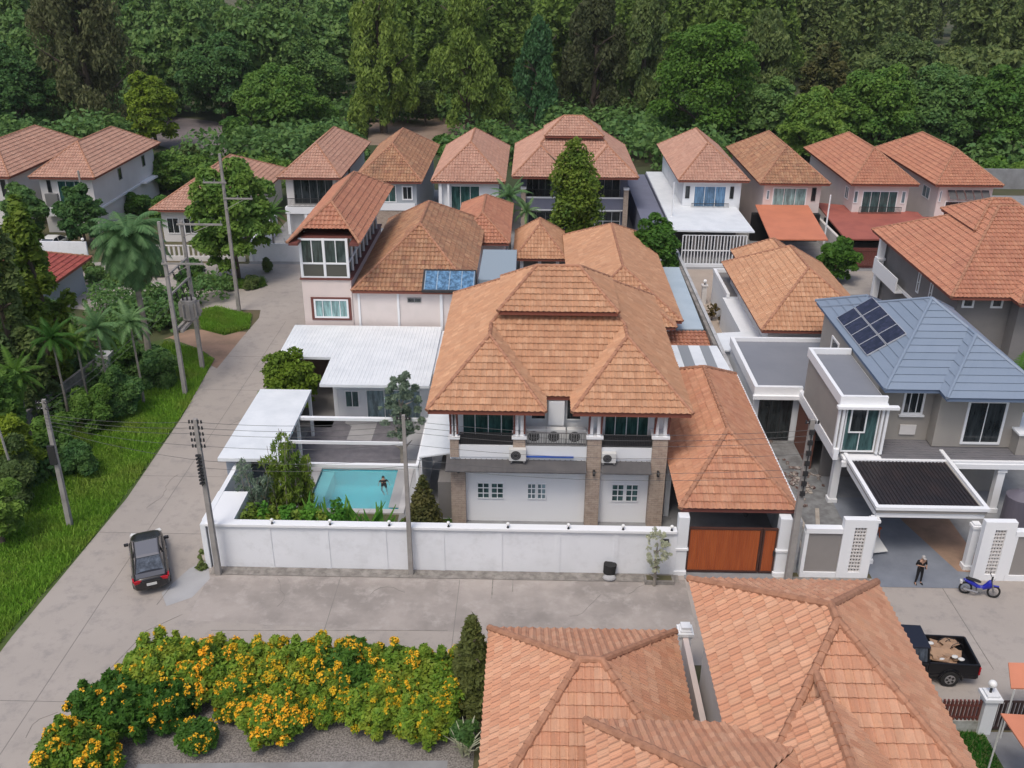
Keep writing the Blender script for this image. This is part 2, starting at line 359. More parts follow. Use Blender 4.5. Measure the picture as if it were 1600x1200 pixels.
# ------------------------------------------------------------------ windows, rails
def window(par, ax, pos, sg, a0, a1, z0, z1, cols=2, rows=1, fm=None, gm=None, fw=.07, mw=.045, name='window', label=None, dep=.07, sill=False):
    fm = fm or m_whiteclean; gm = gm or g_teal; f = MB()
    def b(mb, a, c, z, zz, d0, d1):
        lo, hi = sorted((pos+sg*d0, pos+sg*d1))
        if ax == 'y': mb.box(a, c, lo, hi, z, zz)
        else: mb.box(lo, hi, a, c, z, zz)
    b(f, a0, a1, z0, z0+fw, -.02, dep); b(f, a0, a1, z1-fw, z1, -.02, dep); b(f, a0, a0+fw, z0+fw, z1-fw, -.02, dep); b(f, a1-fw, a1, z0+fw, z1-fw, -.02, dep)
    for i in range(1, cols):
        x = a0+(a1-a0)*i/cols; b(f, x-mw/2, x+mw/2, z0+fw, z1-fw, -.02, dep-.02)
    for j in range(1, rows):
        z = z0+(z1-z0)*j/rows; b(f, a0+fw, a1-fw, z-mw/2, z+mw/2, -.02, dep-.025)
    if sill: b(f, a0-.1, a1+.1, z0-.1, z0-.003, -.02, dep+.1)
    o = f.build(name, fm, par)
    p = MB(); b(p, a0+fw*.5, a1-fw*.5, z0+fw*.5, z1-fw*.5, -.015, .02); p.build('pane', gm, o)
    if label: o['label'] = label
    return o
def rail(par, x0, x1, y, z0, z1, m=None, name='railing', step=.13, ax='y', r=.018):
    f = MB(); m = m or m_dark
    def bb(a, c, z, zz, h):
        if ax == 'y': f.box(a, c, y-h, y+h, z, zz)
        else: f.box(y-h, y+h, a, c, z, zz)
    bb(x0, x1, z1-.05, z1, .03); bb(x0, x1, z0, z0+.04, .02)
    n = int((x1-x0)/step)
    for i in range(n+1):
        x = x0+(x1-x0)*i/max(n, 1); bb(x-r, x+r, z0+.04, z1-.05, r)
    return f.build(name, m, par)
def ac_unit(loc, label, rz=0, s=1.0, bracket=False):
    o = empty('air_conditioner', loc, label, 'air conditioner', 'outdoor air conditioning units', rz)
    MB().box(-.45*s,.45*s,-.16*s,.16*s,.06,.75*s).build('casing', m_plas, o, local=True, bevel=.02)
    g = MB(); 
    for k in range(3): 
        r = (.12, .2, .27)[k]*s
        pts = [(-.1*s+r*math.cos(a), -.175*s, .4*s+r*math.sin(a)) for a in [2*math.pi*i/16 for i in range(17)]]
        g.chain(pts, [.008*s]*17, 4)
    g.build('fan_grille', m_grey, o, local=True)
    MB().tube((-.1*s,-.163*s,.4*s), (-.1*s,-.15*s,.4*s), .27*s, n=20).build('fan', m_dark, o, local=True)
    b = MB().box(-.38*s,-.3*s,-.18*s,.25*s,-.03,.058).box(.3*s,.38*s,-.18*s,.25*s,-.03,.058)
    if bracket: b.box(-.38*s,-.3*s,.16*s,.25*s,-.4,-.032).box(.3*s,.38*s,.16*s,.25*s,-.4,-.032)
    b.build('bracket', m_grey, o, local=True)
    return o
def globe(x, y, z, label, group):
    o = empty('wall_lamp', (x, y, z), label, 'lamp', group)
    MB().tube((x,y,z),(x,y,z+.05),.07,.05).tube((x,y,z+.05),(x,y,z+.14),.03,.04).build('base', m_dark, o)
    MB().ball((x,y,z+.22),.095).build('lamp_globe', m_lamp, o, smooth=True)
    return o
# ================================================================== GROUND AND ROADS
def sheet(name, pts, z, m, par=None, th=.0, label=None):
    o = MB().add([(x, y, z) for x, y in pts], [tuple(range(len(pts)))]).build(name, m, par)
    if o.data.polygons[0].normal.z < 0: o.data.flip_normals()
    if not par: tag(o, kind='structure')
    return o
def holed(name, X0, X1, Y0, Y1, z, m, h=(-12.9,-7.1,44.9,49.85)):
    g = MB(); a, b_, c, d = h
    for x0, x1, y0, y1 in ((X0,a,Y0,Y1),(b_,X1,Y0,Y1),(a,b_,Y0,c),(a,b_,d,Y1)): g.add([(x0,y0,z),(x1,y0,z),(x1,y1,z),(x0,y1,z)],[(0,1,2,3)])
    return tag(g.build(name, m), kind='structure')
holed('ground', -500, 500, -60, 700, -.02, m_earth)
sheet('forest_ground', [(-300,108),(300,108),(300,400),(-300,400)], -.012, m_floor)
sheet('street', [(-23.5,-20),(-17.6,-20),(-17.9,27),(-18.3,31.5),(-16.6,33.0),(60,33.0),(60,39.6),(-16.0,39.6),(-16.9,41.5),(-17.0,60),(-17.0,78),(-22.9,78),(-23.2,71),(-24.3,66),(-23.5,56),(-23.2,46),(-23.8,34),(-23.5,30)], .0, m_concrete)
sheet('stained_street', [(-16.0,35.4),(-9,35.0),(7.9,34.8),(7.9,39.2),(-16.0,39.2)], .004, m_street)
sheet('back_street', [(-62,76.5),(-45,77.5),(-36,75.6),(-32.3,77.4),(-28.8,76.6),(-23.4,76.6),(-22.9,74),(-17,74),(-17,82.5),(70,82.5),(70,89.4),(-62,89.4)], .003, m_concrete)
holed('yard_paving', -17, 70, 40, 82.5, -.006, m_slab)
sheet('rear_yards', [(-28,89.4),(70,89.4),(70,121),(-28,121)], -.004, m_slab)
sheet('far_path', [(-62,152),(-52,142),(-41,134),(-34,133),(-34,137),(-44,148),(-56,170),(-66,175)], -.004, surf('grey_path', (.20,.17,.17), (.15,.13,.13), .3))
sheet('red_earth', [(-30.5,68),(-28,72),(-23.2,71.5),(-23.4,64.2),(-26.5,67)], .001, m_dirt)
sheet('concrete_patch', [(-17.9,37.4),(-17.3,36.4),(-16.3,37.1),(-15.9,38.6),(-16.5,40.2),(-17.2,39.4)], .008, m_newconc)
sheet('curb_strip', [(-16.0,38.95),(7.6,38.95),(7.6,39.62),(-16.0,39.62)], .03, m_dirtycon)
sheet('curb_strip', [(13.3,39.2),(17.2,39.2),(17.2,39.62),(13.3,39.62)], .02, m_dirtycon)
sheet('front_lawn_strip', [(-8.2,39.95),(-4,39.95),(-4,44.4),(-7.0,44.4)], .0, m_grassg)
sheet('garden_bed', [(-15.7,40.1),(-7.2,40.1),(-7.2,45.2),(-13.2,45.2),(-13.2,50),(-15.9,50)], .0, m_earth)
mh = MB()
for a, b, c, d in ((-1.75,37.45,-1.70,39.0),(-.74,38.0,-.70,39.0),(-1.70,38.96,-.74,39.0)): mh.box(a,c,b,d,.005,.012)
tag(mh.build('road_joint', m_dirtycon), kind='structure')
mj = MB()
for p, q in (((150,1068),(230,985)),((230,985),(285,960)),((330,985),(700,985)),((245,945),(268,915))):
    a, b = at(*p), at(*q); mj.tube((a[0],a[1],.0),(b[0],b[1],.0),.018,n=4)
tag(mj.build('road_crack', m_dirtycon), kind='structure')
jn = MB(); rj = random.Random(4)
for y in (24,30,42.5,48.5,54.5,60.5,66.5): jn.box(-23.3,-17.4,y,y+.03,.001,.006)
for x in (-9.4,-3.4,14.6,20.6,26.6): jn.box(x,x+.03,33.1,38.9,.001,.0085)
jn.box(-20.6,-20.57,24,74,.001,.0055)
tag(jn.build('slab_joint', surf('joint_line', (.20,.185,.17))), kind='structure')
cr = MB()
for x, y in ((-20,28),(-21.5,45),(-12,36.5),(-6,37.8),(2,36.2),(5,38),(-19,57),(17,34.5),(24,36)):
    p = [x, y]; a_ = rj.uniform(0,6)
    for k in range(rj.randint(5,11)):
        a_ += rj.uniform(-.6,.6); q = [p[0]+.35*math.cos(a_), p[1]+.35*math.sin(a_)]; cr.tube((p[0],p[1],.003),(q[0],q[1],.003),.011,n=4); p = q
tag(cr.build('hairline_crack', bpy.data.materials['joint_line']), kind='structure')
sheet('verge', [(-27.5,-10),(-23.6,-10),(-23.6,34),(-23.0,46),(-23.3,56),(-24.1,66),(-25.9,67.9),(-29,70),(-40,62),(-40,20)], .006, m_grassg)
sheet('grass_island', [(-28.7,76),(-27.1,76.7),(-23.8,75.6),(-23.1,72.2),(-24.8,70.7),(-27,71.9)], .006, m_grassg)
sheet('shrub_island', [(-32.7,83.9),(-32.5,86),(-29,84.8),(-25.2,84.5),(-24.4,83),(-25.2,81.9),(-28.6,82.1)], .006, m_grassg)

# ================================================================== MAIN HOUSE TYPE ROOF
def villa_roof(par, x0, y0, z, depth, mat, W=13.57, fine=1, seg=True, fascia=None, wings=True, right=True):
    """two front wings, recessed middle, hipped body and a raised upper roof tier"""
    x1 = x0+W; parts = []
    F, L = hip(x0, x1, y0+1.85, y0+depth, z)
    L2 = []
    a = (x0, y0+1.85, z)
    for l in L:
        for sx, fx in ((x0, 1), (x1, -1)):
            if l[0][0] == sx and abs(l[0][1]-(y0+1.85)) < .01 and wings:
                l = ((sx+fx*3.05, y0+1.85+3.05*1.43, z+3.05*TS), l[1])
        L2.append(l)
    parts.append((F, L2, (x0+.02, x1-.02, y0+1.85, y0+depth, z)))
    if wings:
        for wx0, wx1 in ((x0-.012, x0+6.1), (x1-6.15, x1+.012)):
            F, L = hip(wx0, wx1, y0, y0+6.5, z+.006, rear='gable')
            L[2] = (L[2][0], (L[2][0][0], y0+1.85+3.05*1.43, L[2][0][2]))
            parts.append((F, L, (wx0, wx1, y0, y0+5, z)))
    o = roof(par, parts, mat, fine, fascia, seg)
    cz = z+3.12; cx0, cx1 = x0+3.42, x1-3.42; cy0 = y0+6.2; F, L = hip(cx0, cx1, cy0, cy0+6.1, cz)
    roof(par, [(F, L, (cx0, cx1, cy0, cy0+6.1, cz))], mat, fine, fascia, seg, rname='upper_roof')
    box('upper_wall', m_fascia, par, cx0+.8, cx1-.8, cy0+1.2, cy0+5.2, z+1.5, cz-.2)
    return o

# ------------------------------------------------------------------ main white house
H = empty('main_house', (1.5, 45, 0), 'large white two storey house with brick pillars behind the white street wall', 'house')
villa_roof(H, -5.27, 43.3, 7.22, 17.9, T['orange'], fine=2)
MB().box(-4.15,7.2,45.7,60.4,0,7.08).build('wall', m_white, H)
box('wing_wall', m_white, H, -4.1,-.45,44.95,45.75,3.9,7.06); box('wing_wall', m_white, H, 3.2,7.15,44.95,45.75,3.9,7.06)
MB().box(-3.4,3.05,44.3,45.72,0,3.72).box(3.8,6.45,44.36,45.72,0,3.7).build('ground_wall', m_whiteclean, H)
MB().box(-4.2,3.04,44.02,45.73,3.95,4.2).box(-4.2,3.04,43.97,44.14,4.2,4.9).box(3.81,6.6,44.02,45.73,3.95,4.18).box(3.81,6.6,43.97,44.14,4.18,4.86).build('balcony', m_white, H)
def pillar(x0, x1, y0, y1, zb, zt, top=7.0):
    MB().box(x0,x1,y0,y1,zb,zt).build('pillar', m_brick, H)
    c = MB().box(x0-.07,x1+.07,y0-.07,y1+.07,zt,zt+.14)
    d = (x1-x0)
    for q in (x0+.05, x1-.27): c.box(q,q+.22,y0+.05,y0+.35,zt+.14,top)
    c.build('pillar_top', m_whiteclean, H)
    b = MB()
    for q in (x0+.0, x1-.11): b.obox((q+.06,y0-.1,top-.55),(.09,.12,1.0),rx=R(22)); b.box(q+.01,q+.10,y0-.03,y0+.04,zt+.3,top-.3)
    b.build('bracket', m_maroon, H)
box('pillar', m_brick, H, -4.18,-3.4,43.92,44.62,0,3.68)
pillar(-4.18,-3.72,43.9,44.5,4.2,5.3); pillar(-.85,-.2,43.9,44.5,4.2,5.35); pillar(3.05,3.8,43.85,44.6,0,5.45); pillar(6.46,7.26,43.85,44.6,0,5.5)
rail(H,-3.68,-.87,44.05,4.92,5.62,m=m_dark,step=.09); rail(H,3.83,6.44,44.05,4.88,5.6,m=m_dark,step=.09)
box('railing_panel', m_dark, H, -3.66,-.88,44.08,44.1,4.93,5.5); box('railing_panel', m_dark, H, 3.84,6.42,44.08,44.1,4.9,5.5)
rail(H,-.15,3.0,44.0,4.92,5.7,m=m_grey,step=.13)
box('ac_shelf', m_grey, H, -.1,2.98,44.25,44.9,4.7,4.84)
for x0, x1 in ((-4.4,3.02),(3.83,6.44)):
    a = MB().add([(x0,44.28,4.15),(x1,44.28,4.15),(x1,43.25,3.72),(x0,43.25,3.72),(x0,44.28,4.09),(x1,44.28,4.09),(x1,43.25,3.66),(x0,43.25,3.66)],[(0,3,2,1),(4,5,6,7),(0,1,5,4),(1,2,6,5),(2,3,7,6),(3,0,4,7)])
    k = x0+.15
    while k < x1: a.add([(k,44.25,4.165),(k+.05,44.25,4.165),(k+.05,43.24,3.745),(k,43.24,3.745)],[(0,3,2,1)]); k += .28
    a.build('awning', m_awngrey, H)
window(H,'y',44.3,-1,-2.8,-2.12,1.45,2.45,2,3,gm=g_teal,fw=.05,mw=.05); window(H,'y',44.3,-1,-2.05,-1.35,1.45,2.45,2,3,gm=g_teal,fw=.05,mw=.05)
window(H,'y',44.3,-1,-.08,.4,1.45,2.45,2,3,gm=g_palew,fw=.05,mw=.05); window(H,'y',44.3,-1,.46,.95,1.45,2.45,2,3,gm=g_palew,fw=.05,mw=.05)
window(H,'y',44.36,-1,4.5,5.18,1.35,2.45,2,3,gm=g_teal,fw=.05,mw=.05); window(H,'y',44.36,-1,5.26,5.95,1.35,2.45,2,3,gm=g_teal,fw=.05,mw=.05)
window(H,'y',44.95,-1,-3.6,-.8,4.35,6.4,4,1,gm=g_green); window(H,'y',44.95,-1,3.95,6.35,4.35,6.4,4,1,gm=g_green)
window(H,'y',45.7,-1,.05,.9,5.6,6.9,1,1,gm=g_dark); window(H,'y',45.7,-1,1.95,2.8,5.6,6.9,1,1,gm=g_dark)
box('duct', m_white, H, 1.0,1.85,45.2,45.69,5.5,6.95)
for i, (x, t) in enumerate(((.35,'left most of the three air conditioners on the middle balcony'),(1.4,'middle one of the three air conditioners on the middle balcony'),(2.5,'right one of the three air conditioners on the middle balcony'))): ac_unit((x,44.5,4.85),t,s=1.15)
ac_unit((-.6,43.8,4.1),'air conditioner hung on the brick pier left of the middle balcony',bracket=True)
ac_unit((4.2,43.8,4.05),'air conditioner hung beside the central brick pillar over the small awning',s=.85,bracket=True)
for x, y, z in ((-3.75,43.85,3.3),(3.45,43.78,3.3),(6.85,43.78,3.3),(1.6,44.2,3.2)):
    MB().box(x-.06,x+.06,y-.1,y+.08,z,z+.3).tube((x,y-.1,z+.25),(x,y-.2,z+.15),.05).build('wall_light', m_dark, H)
MB().obox((.9,43.9,4.3),(2.9,.06,.08)).build('hose_reel', surf('blue_plastic', (.03,.10,.42)), H)
MB().box(-4.95,-4.2,44.5,47.5,0,2.3).build('side_shed', m_greyd, H)
sr = empty('side_roof', (-5.2,48,0), 'narrow white sheet roof between the pool terrace and the main house', 'roof')
a = MB().add([(-6.0,45.1,3.5),(-4.22,45.2,3.75),(-4.22,50.4,3.75),(-6.0,50.4,3.5),(-6.0,45.1,3.42),(-4.22,45.2,3.67),(-4.22,50.4,3.67),(-6.0,50.4,3.42)],[(0,1,2,3),(7,6,5,4),(0,4,5,1),(1,5,6,2),(2,6,7,3),(3,7,4,0)]); a.build('sheet', m_whitemetal, sr)
MB().box(-5.95,-5.87,45.2,50.3,0,3.4).build('side_panel', m_white, sr)

# ------------------------------------------------------------------ carport and gate
G = empty('gate_carport', (10.4, 48, 0), 'long terracotta hipped carport roof on white columns behind the brown gate', 'carport')
F, L = hip(7.5,13.3,40.1,56.4,3.62)
roof(G, [(F, L, (7.5,13.3,40.1,56.4,3.62))], T['gate'], 2, m_maroon, rr=.13)
for x0, x1, y0 in ((7.42,7.95,39.62),(12.4,12.98,39.62),(7.5,7.8,45),(7.5,7.8,50)):
    MB().box(x0,x1,y0,y0+.5,0,3.42).build('column', m_white, G, bevel=.02)
for q in ((7.36,8.0,39.56,40.16,1.5,1.62),(12.34,13.04,39.56,40.16,1.5,1.62),(7.36,8.0,39.56,40.16,0,.25),(12.34,13.04,39.56,40.16,0,.25)): box('column_moulding', m_whiteclean, G, *q)
MB().box(7.3,13.2,52.5,52.7,0,3.4).build('back_wall', surf('carport_back_wall', (.40,.42,.45)), G)
gu = MB().box(13.32,13.45,40.1,56.4,3.5,3.62); gu.build('gutter', m_whiteclean, G)
MB().tube((11.0,41,3.4),(11.0,41,3.0),.02).ball((11,41,2.85),(.16,.16,.22)).build('pendant_lamp', m_dark, G)
MB().box(7.9,12.4,39.3,46,.01,.05).build('floor', m_slab, G)
gt = empty('sliding_gate', (10, 39.8, 0), 'brown varnished wooden sliding gate with small door under the carport roof', 'gate')
def gate_panel(x0, x1, nm):
    f = MB().box(x0,x1,39.74,39.86,.14,.24).box(x0,x1,39.74,39.86,2.66,2.76).box(x0,x0+.09,39.74,39.86,.24,2.66).box(x1-.09,x1,39.74,39.86,.24,2.66)
    fr = f.build(nm, m_darkwood, gt); b = MB(); x = x0+.1
    while x < x1-.1:
        b.box(x,min(x+.105,x1-.09),39.77,39.82,.24,2.66); x += .115
    b.build('boards', m_wood, fr)
gate_panel(7.97,11.62,'sliding_leaf'); gate_panel(11.66,12.38,'door_leaf')
MB().box(12.25,12.33,39.66,39.74,1.2,1.5).build('handle', m_dark, gt)

# ------------------------------------------------------------------ white street wall
W = empty('boundary_wall', (-4, 39.7, 0), 'long white plastered street wall with low pilasters round the pool garden', 'wall')
MB().box(-15.98,7.36,39.64,39.84,0,2.5).build('wall', m_fence, W)
MB().box(-16.1,7.38,39.5,39.98,2.5,2.66).build('coping', m_whiteclean, W, bevel=.02)
p = MB()
for i in range(9): x = -15.9+i*2.9; p.box(x-.12,x+.12,39.605,39.645,0,2.5)
p.build('pilasters', m_fence, W)
MB().box(-16.35,-16.1,39.5,47.5,0,2.62).build('side_wall', m_white, W); MB().box(-16.4,-14.8,40.0,42.7,2.3,2.6).box(-14.9,-14.82,40,42.7,0,2.29).build('corner_slab', m_whiteclean, W)
MB().box(-17.05,-16.8,47.4,64,0,2.3).build('road_side_wall', m_white, W)
MB().box(6.62,7.0,39.55,39.635,1.75,2.15).build('letter_box', m_dark, W)
for i, x in enumerate((-15.75,-12.75,-9.85,-6.9,-3.95,-1.0,2.0,4.7,7.1)):
    g_ = globe(x, 39.62, 2.66, None, 'small lamps along the coping of the white street wall')
    g_['label'] = ORD[i]+' lamp from the left along the coping of the white street wall'; del g_['group']
globe(-16.2,45.6,2.62,'small lamp on the low white wall beside the pool canopy, left of the bamboo',None)

# ------------------------------------------------------------------ pool annex
A = empty('pool_annex', (-10, 59, 0), 'single storey white pool house under an L-shaped white corrugated roof', 'house')
rp = [(-17.2,64.15),(-17.05,58.4),(-13.4,58.3),(-13.3,54.0),(-6.35,54.0),(-6.45,64.15)]
MB().prism(rp,3.42,3.6).build('roof', m_whitemetal, A)
rb = MB()
x = -17.0
while x < -6.5:
    y0 = 58.5 if x < -13.4 else 54.1; rb.add([(x-.02,y0,3.602),(x+.02,y0,3.618),(x+.06,y0,3.603),(x-.02,64.1,3.603),(x+.02,64.1,3.618),(x+.06,64.1,3.603)],[(0,1,4,3),(1,2,5,4)]); x += .25
rb.build('roof_ribs', m_whitemetal, A)
MB().box(-12.75,-4.2,56.35,63.8,0,3.4).build('wall', m_white, A)
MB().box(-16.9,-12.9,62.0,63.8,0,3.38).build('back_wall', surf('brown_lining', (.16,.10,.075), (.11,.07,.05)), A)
MB().box(-13.0,-12.74,56.3,63.7,0,3.36).build('side_wall', m_whiteclean, A)
window(A,'y',56.35,-1,-12.25,-11.3,.85,2.1,2,1,gm=g_teal); window(A,'y',56.35,-1,-10.85,-7.2,.1,2.2,3,1,gm=g_palew)
MB().box(-9.6,-9.45,56.2,56.34,2.4,2.6).build('wall_light', m_dark, A)
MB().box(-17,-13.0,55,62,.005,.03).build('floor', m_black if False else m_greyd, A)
Cn = empty('pool_canopy', (-15.5, 49.5, 0), 'white sheet canopy beside the pool on square posts, bamboo at its front', 'canopy')
MB().add([(-17.12,45.15,3.2),(-13.75,45.15,3.2),(-13.85,54.05,3.2),(-17.1,54.05,3.2),(-17.12,45.15,3.0),(-13.75,45.15,3.0),(-13.85,54.05,3.0),(-17.1,54.05,3.0)],[(0,1,2,3),(7,6,5,4),(0,4,5,1),(1,5,6,2),(2,6,7,3),(3,7,4,0)]).build('roof', m_whitemetal, Cn)
for x, y in ((-13.95,45.4),(-13.95,50.5),(-13.95,53.8)): MB().box(x-.09,x+.09,y-.09,y+.09,0,2.99).build('post', m_whiteclean, Cn)
MB().box(-16.95,-16.2,45.9,46.6,0,2.99).build('corner_wall', surf('blue_grey_paint', (.30,.34,.40)), Cn)
MB().box(-17.0,-16.8,46.6,54,0,2.98).build('back_panel', m_white, Cn)
Pg = empty('pergola', (-10, 47.5, 0), 'white beams spanning the pool terrace from the canopy to the main house', 'pergola')
for y, x0, x1, t in ((50.6,-13.8,-6.1,.12),(45.05,-13.7,-6.05,.12),(47.6,-13.8,-7.2,.05)): MB().box(x0,x1,y-t,y+t,2.86,3.04).build('beam', m_whiteclean, Pg)
MB().box(-6.2,-6.05,44.95,50.7,2.8,3.03).build('side_beam', m_whiteclean, Pg)
for y in (45.05,50.6): MB().box(-6.2,-6.04,y-.08,y+.08,0,2.79).build('post', m_whiteclean, Pg)
sheet('terrace', [(-14.4,50.0),(-7.9,50.0),(-7.9,56.35),(-14.4,56.35)], .03, m_stamp)
sheet('side_path', [(-7.9,45.4),(-6.3,45.4),(-6.3,56.35),(-7.9,56.35)], .035, m_newconc)
sheet('terrace_inlay', [(-11.7,53.3),(-10.1,53.2),(-10.1,56.34),(-12.3,56.34),(-12.2,55.6),(-11.7,55.2)], .036, surf('pale_paving', (.36,.355,.36), (.30,.295,.30), 1))
Pl = empty('swimming_pool', (-10, 47.8, 0), 'rectangular turquoise swimming pool with pale coping and a shallow ledge', 'swimming pool')
m_poolt = surf('pool_tile', (.12,.68,.78), (.17,.75,.83), .5, .4, .7, .3)
MB().add([(-12.5,45.1,.0),(-7.2,45.1,.0),(-7.35,49.7,.0),(-12.65,49.7,.0),(-12.5,45.1,-1.2),(-7.2,45.1,-1.2),(-7.35,49.7,-1.2),(-12.65,49.7,-1.2)],[(4,5,6,7),(0,1,5,4),(1,2,6,5),(2,3,7,6),(3,0,4,7)]).build('basin', m_poolt, Pl)
box('ledge', surf('pool_ledge', (.45,.66,.68)), Pl, -12.5,-11.8,45.15,49.65,-1.15,-.2); box('ledge', bpy.data.materials['pool_ledge'], Pl, -8.0,-7.35,48.6,49.65,-1.15,-.2)
MB().box(-13.2,-12.5,44.75,50.0,-.02,.1).box(-7.3,-6.95,44.75,50.0,-.02,.1).box(-12.5,-7.3,44.75,45.15,-.02,.098).box(-12.5,-7.3,49.65,50.0,-.02,.098).build('coping', surf('pool_coping', (.50,.49,.49), (.42,.41,.41), 1.5), Pl)
m, nt, b = newmat('pool_water'); b.inputs['Base Color'].default_value = (.55,.93,.97,1); b.inputs['Roughness'].default_value = .04; b.inputs['Transmission Weight'].default_value = .8; b.inputs['IOR'].default_value = 1.2
bump(nt, b, posn(nt, 5, 3), .5, .06); m_water = m
MB().box(-12.49,-7.32,45.12,49.64,-.1,-.09).build('water', m_water, Pl)

# ------------------------------------------------------------------ strip roofs behind the carport
def slab_roof(name, label, cat, pts, z, th, m, wall=None, wallm=None, stripes=None, slope=0):
    o = empty(name, (sum(p[0] for p in pts)/len(pts), sum(p[1] for p in pts)/len(pts), 0), label, cat)
    MB().prism(pts, z-th, z).build('roof', m, o)
    if wall: MB().box(*wall, 0, z-th-.01).build('wall', wallm or m_white, o)
    return o
o = slab_roof('covered_passage','white and grey striped sheet roof behind the gate carport','roof',[(9.9,58.0),(13.35,58.0),(13.15,62.2),(9.85,62.2)],3.2,.1,m_whitemetal,(10,13.2,58.1,62.1),m_white)
MB().box(10.35,11.1,58.05,62.15,3.202,3.22).box(11.9,12.55,58.05,62.15,3.202,3.22).build('grey_panels', surf('grey_panel', (.25,.27,.29)), o)
o = empty('lean_to_roof', (11.4, 64.5, 0), 'short red tiled strip of roof between the striped roof and pale blue roof', 'roof')
F = [[(9.9,63.0,2.5),(13.0,63.0,2.5),(12.9,65.4,3.0),(9.9,65.4,3.0)]]; roof(o, [(F, [], None)], T['red'], 1); MB().box(10,12.85,62.4,65.3,0,2.45).build('wall', m_white, o)
o = slab_roof('long_shed','long pale blue sheet roof running back beside the brown roof','roof',[(9.9,65.5),(12.75,65.5),(12.95,80.2),(10.9,80.2)],3.15,.1,m_lblue,(10.2,12.7,65.6,80),m_cream)
MB().box(12.95,13.2,62.4,80.3,2.9,3.2).build('parapet', m_dirtycon, o)
tag(MB().box(13.35,13.6,40.0,86.0,0,3.05).build('party_wall', surf('weathered_wall', (.45,.46,.47), (.28,.27,.26), .8, .5, .75)), 'weathered party wall running back between the carport and the grey house', 'wall')

# ------------------------------------------------------------------ pink house with glazed tower
K = empty('pink_house', (-11, 70, 0), 'pale pink house with a glazed roof tower and brown tiled roof behind the pool house', 'house')
MB().box(-16.5,-12.95,64.5,79,0,6.95).build('tower_wall', m_pink, K)
MB().box(-12.94,-4.4,64.6,80,0,6.1).build('wall', m_pinker, K)
MB().box(-12.55,-12.4,64.5,64.62,0,6.08).box(-9.7,-9.55,64.5,64.62,0,6.08).box(-6.6,-6.4,64.48,64.62,0,6.08).build('pilaster', m_whiteclean, K)
window(K,'y',64.5,-1,-15.75,-13.25,4.05,5.5,4,1,fm=m_whiteclean,gm=g_ltteal,fw=.12)
MB().box(-15.95,-13.05,64.44,64.53,3.9,4.03).box(-15.95,-13.05,64.44,64.53,5.52,5.64).box(-15.95,-15.77,64.44,64.53,4.03,5.52).box(-13.23,-13.05,64.44,64.53,4.03,5.52).build('window_surround', m_maroon, K)
window(K,'y',64.6,-1,-8.95,-7.95,5.3,5.65,2,1,fm=m_grey,gm=g_dark,fw=.04)
MB().box(-16.6,-12.85,64.4,79.1,6.97,7.06).build('cornice', m_maroon, K)
# glazed storey
fr = MB()
for x in (-16.4,-14.75,-13.1): fr.box(x-.09,x+.09,64.5,64.66,7.1,10.0)
fr.box(-16.31,-13.19,64.52,64.64,8.1,8.22).box(-16.31,-13.19,64.52,64.64,7.1,7.2).box(-16.31,-13.19,64.52,64.64,9.85,9.98)
for x in (-15.6,-13.9): fr.box(x-.03,x+.03,64.54,64.62,8.22,9.85)
y = 64.66
for i in range(9):
    yy = 64.66+i*1.6; fr.box(-13.16,-13.02,yy,yy+.1,7.1,10.0); fr.box(-16.48,-16.34,yy,yy+.1,7.1,10.0)
fr.box(-13.14,-13.04,64.76,78,8.1,8.2).box(-13.15,-13.03,64.7,78,9.86,9.97)
fro = fr.build('glazing_frame', m_whiteclean, K)
MB().box(-16.36,-13.12,64.6,77.9,7.12,9.9).build('pane', glass('tower_glass', (.03,.045,.04), .06), fro)
MB().box(-16.3,-13.2,64.56,64.595,7.2,8.1).build('curtain', surf('ribbed_screen', (.09,.09,.075)), fro)
F, L = hip(-17.05,-11.95,63.5,80.4,9.95)
fa = (F[0][2]); x0, x1, y0, z = -17.05, -11.95, 63.5, 9.95
n1 = (-16.2, 63.5+1.2, 9.95+1.2*TF); n2 = (-12.8, 63.5+1.2, 9.95+1.2*TF)
F[0] = [(x0+.001,y0+.001,z), n1, n2, (x1-.001,y0+.001,z), fa]
Ff = [[(n1[0],n1[1],n1[2]),(n2[0],n2[1],n2[2]),fa], [(x0,y0,z),n1,fa], [n2,(x1,y0,z),fa]]
def tri_face(mb, tri):  # a face that lies in the front plane but does not start at the eave
    tiles(mb, tri, 1)
roof(K, [([F[1],F[2],F[3]] + [[(x0+.85, y0+1.2, z+1.2*TF),(x1-.85,y0+1.2,z+1.2*TF),fa]], L, None)], T['red'], 1, m_maroon, rname='tower_roof')
MB().box(-16.95,-16.3,63.55,80.3,9.75,9.93).box(-12.7,-12.05,63.55,80.3,9.75,9.93).box(-16.3,-12.7,64.6,80.3,10.0,10.08).build('tower_fascia', m_maroon, K)
F, L = hip(-12.9,-4.2,64.2,83.5,6.25,.75,.52)
roof(K, [(F, L, (-12.9,-4.2,64.2,83.5,6.25))], T['brown'], 1, m_fascia)
hiproof(K, [(-6.9,-1.9,78.5,92,5.6,dict(ts=.7,tf=.5))], T['red'], fine=1, rname='rear_roof')
MB().box(-6.3,-2.4,80,91,0,5.45).build('rear_wall', m_pinker, K)
MB().add([(-17.6,70,6.6),(-16.5,70,7.0),(-16.5,74,7.0),(-17.6,74,6.6),(-17.6,70,6.5),(-16.5,70,6.9),(-16.5,74,6.9),(-17.6,74,6.5)],[(0,1,2,3),(7,6,5,4),(0,4,5,1),(1,5,6,2),(2,6,7,3),(3,7,4,0)]).build('side_hood', T['red'] if False else m_fascia, K)
so_ = empty('roof_panels', (-6, 65, 6.3), 'blue glazed panels with pale frames lying on the brown roof of the pink house', 'panels')
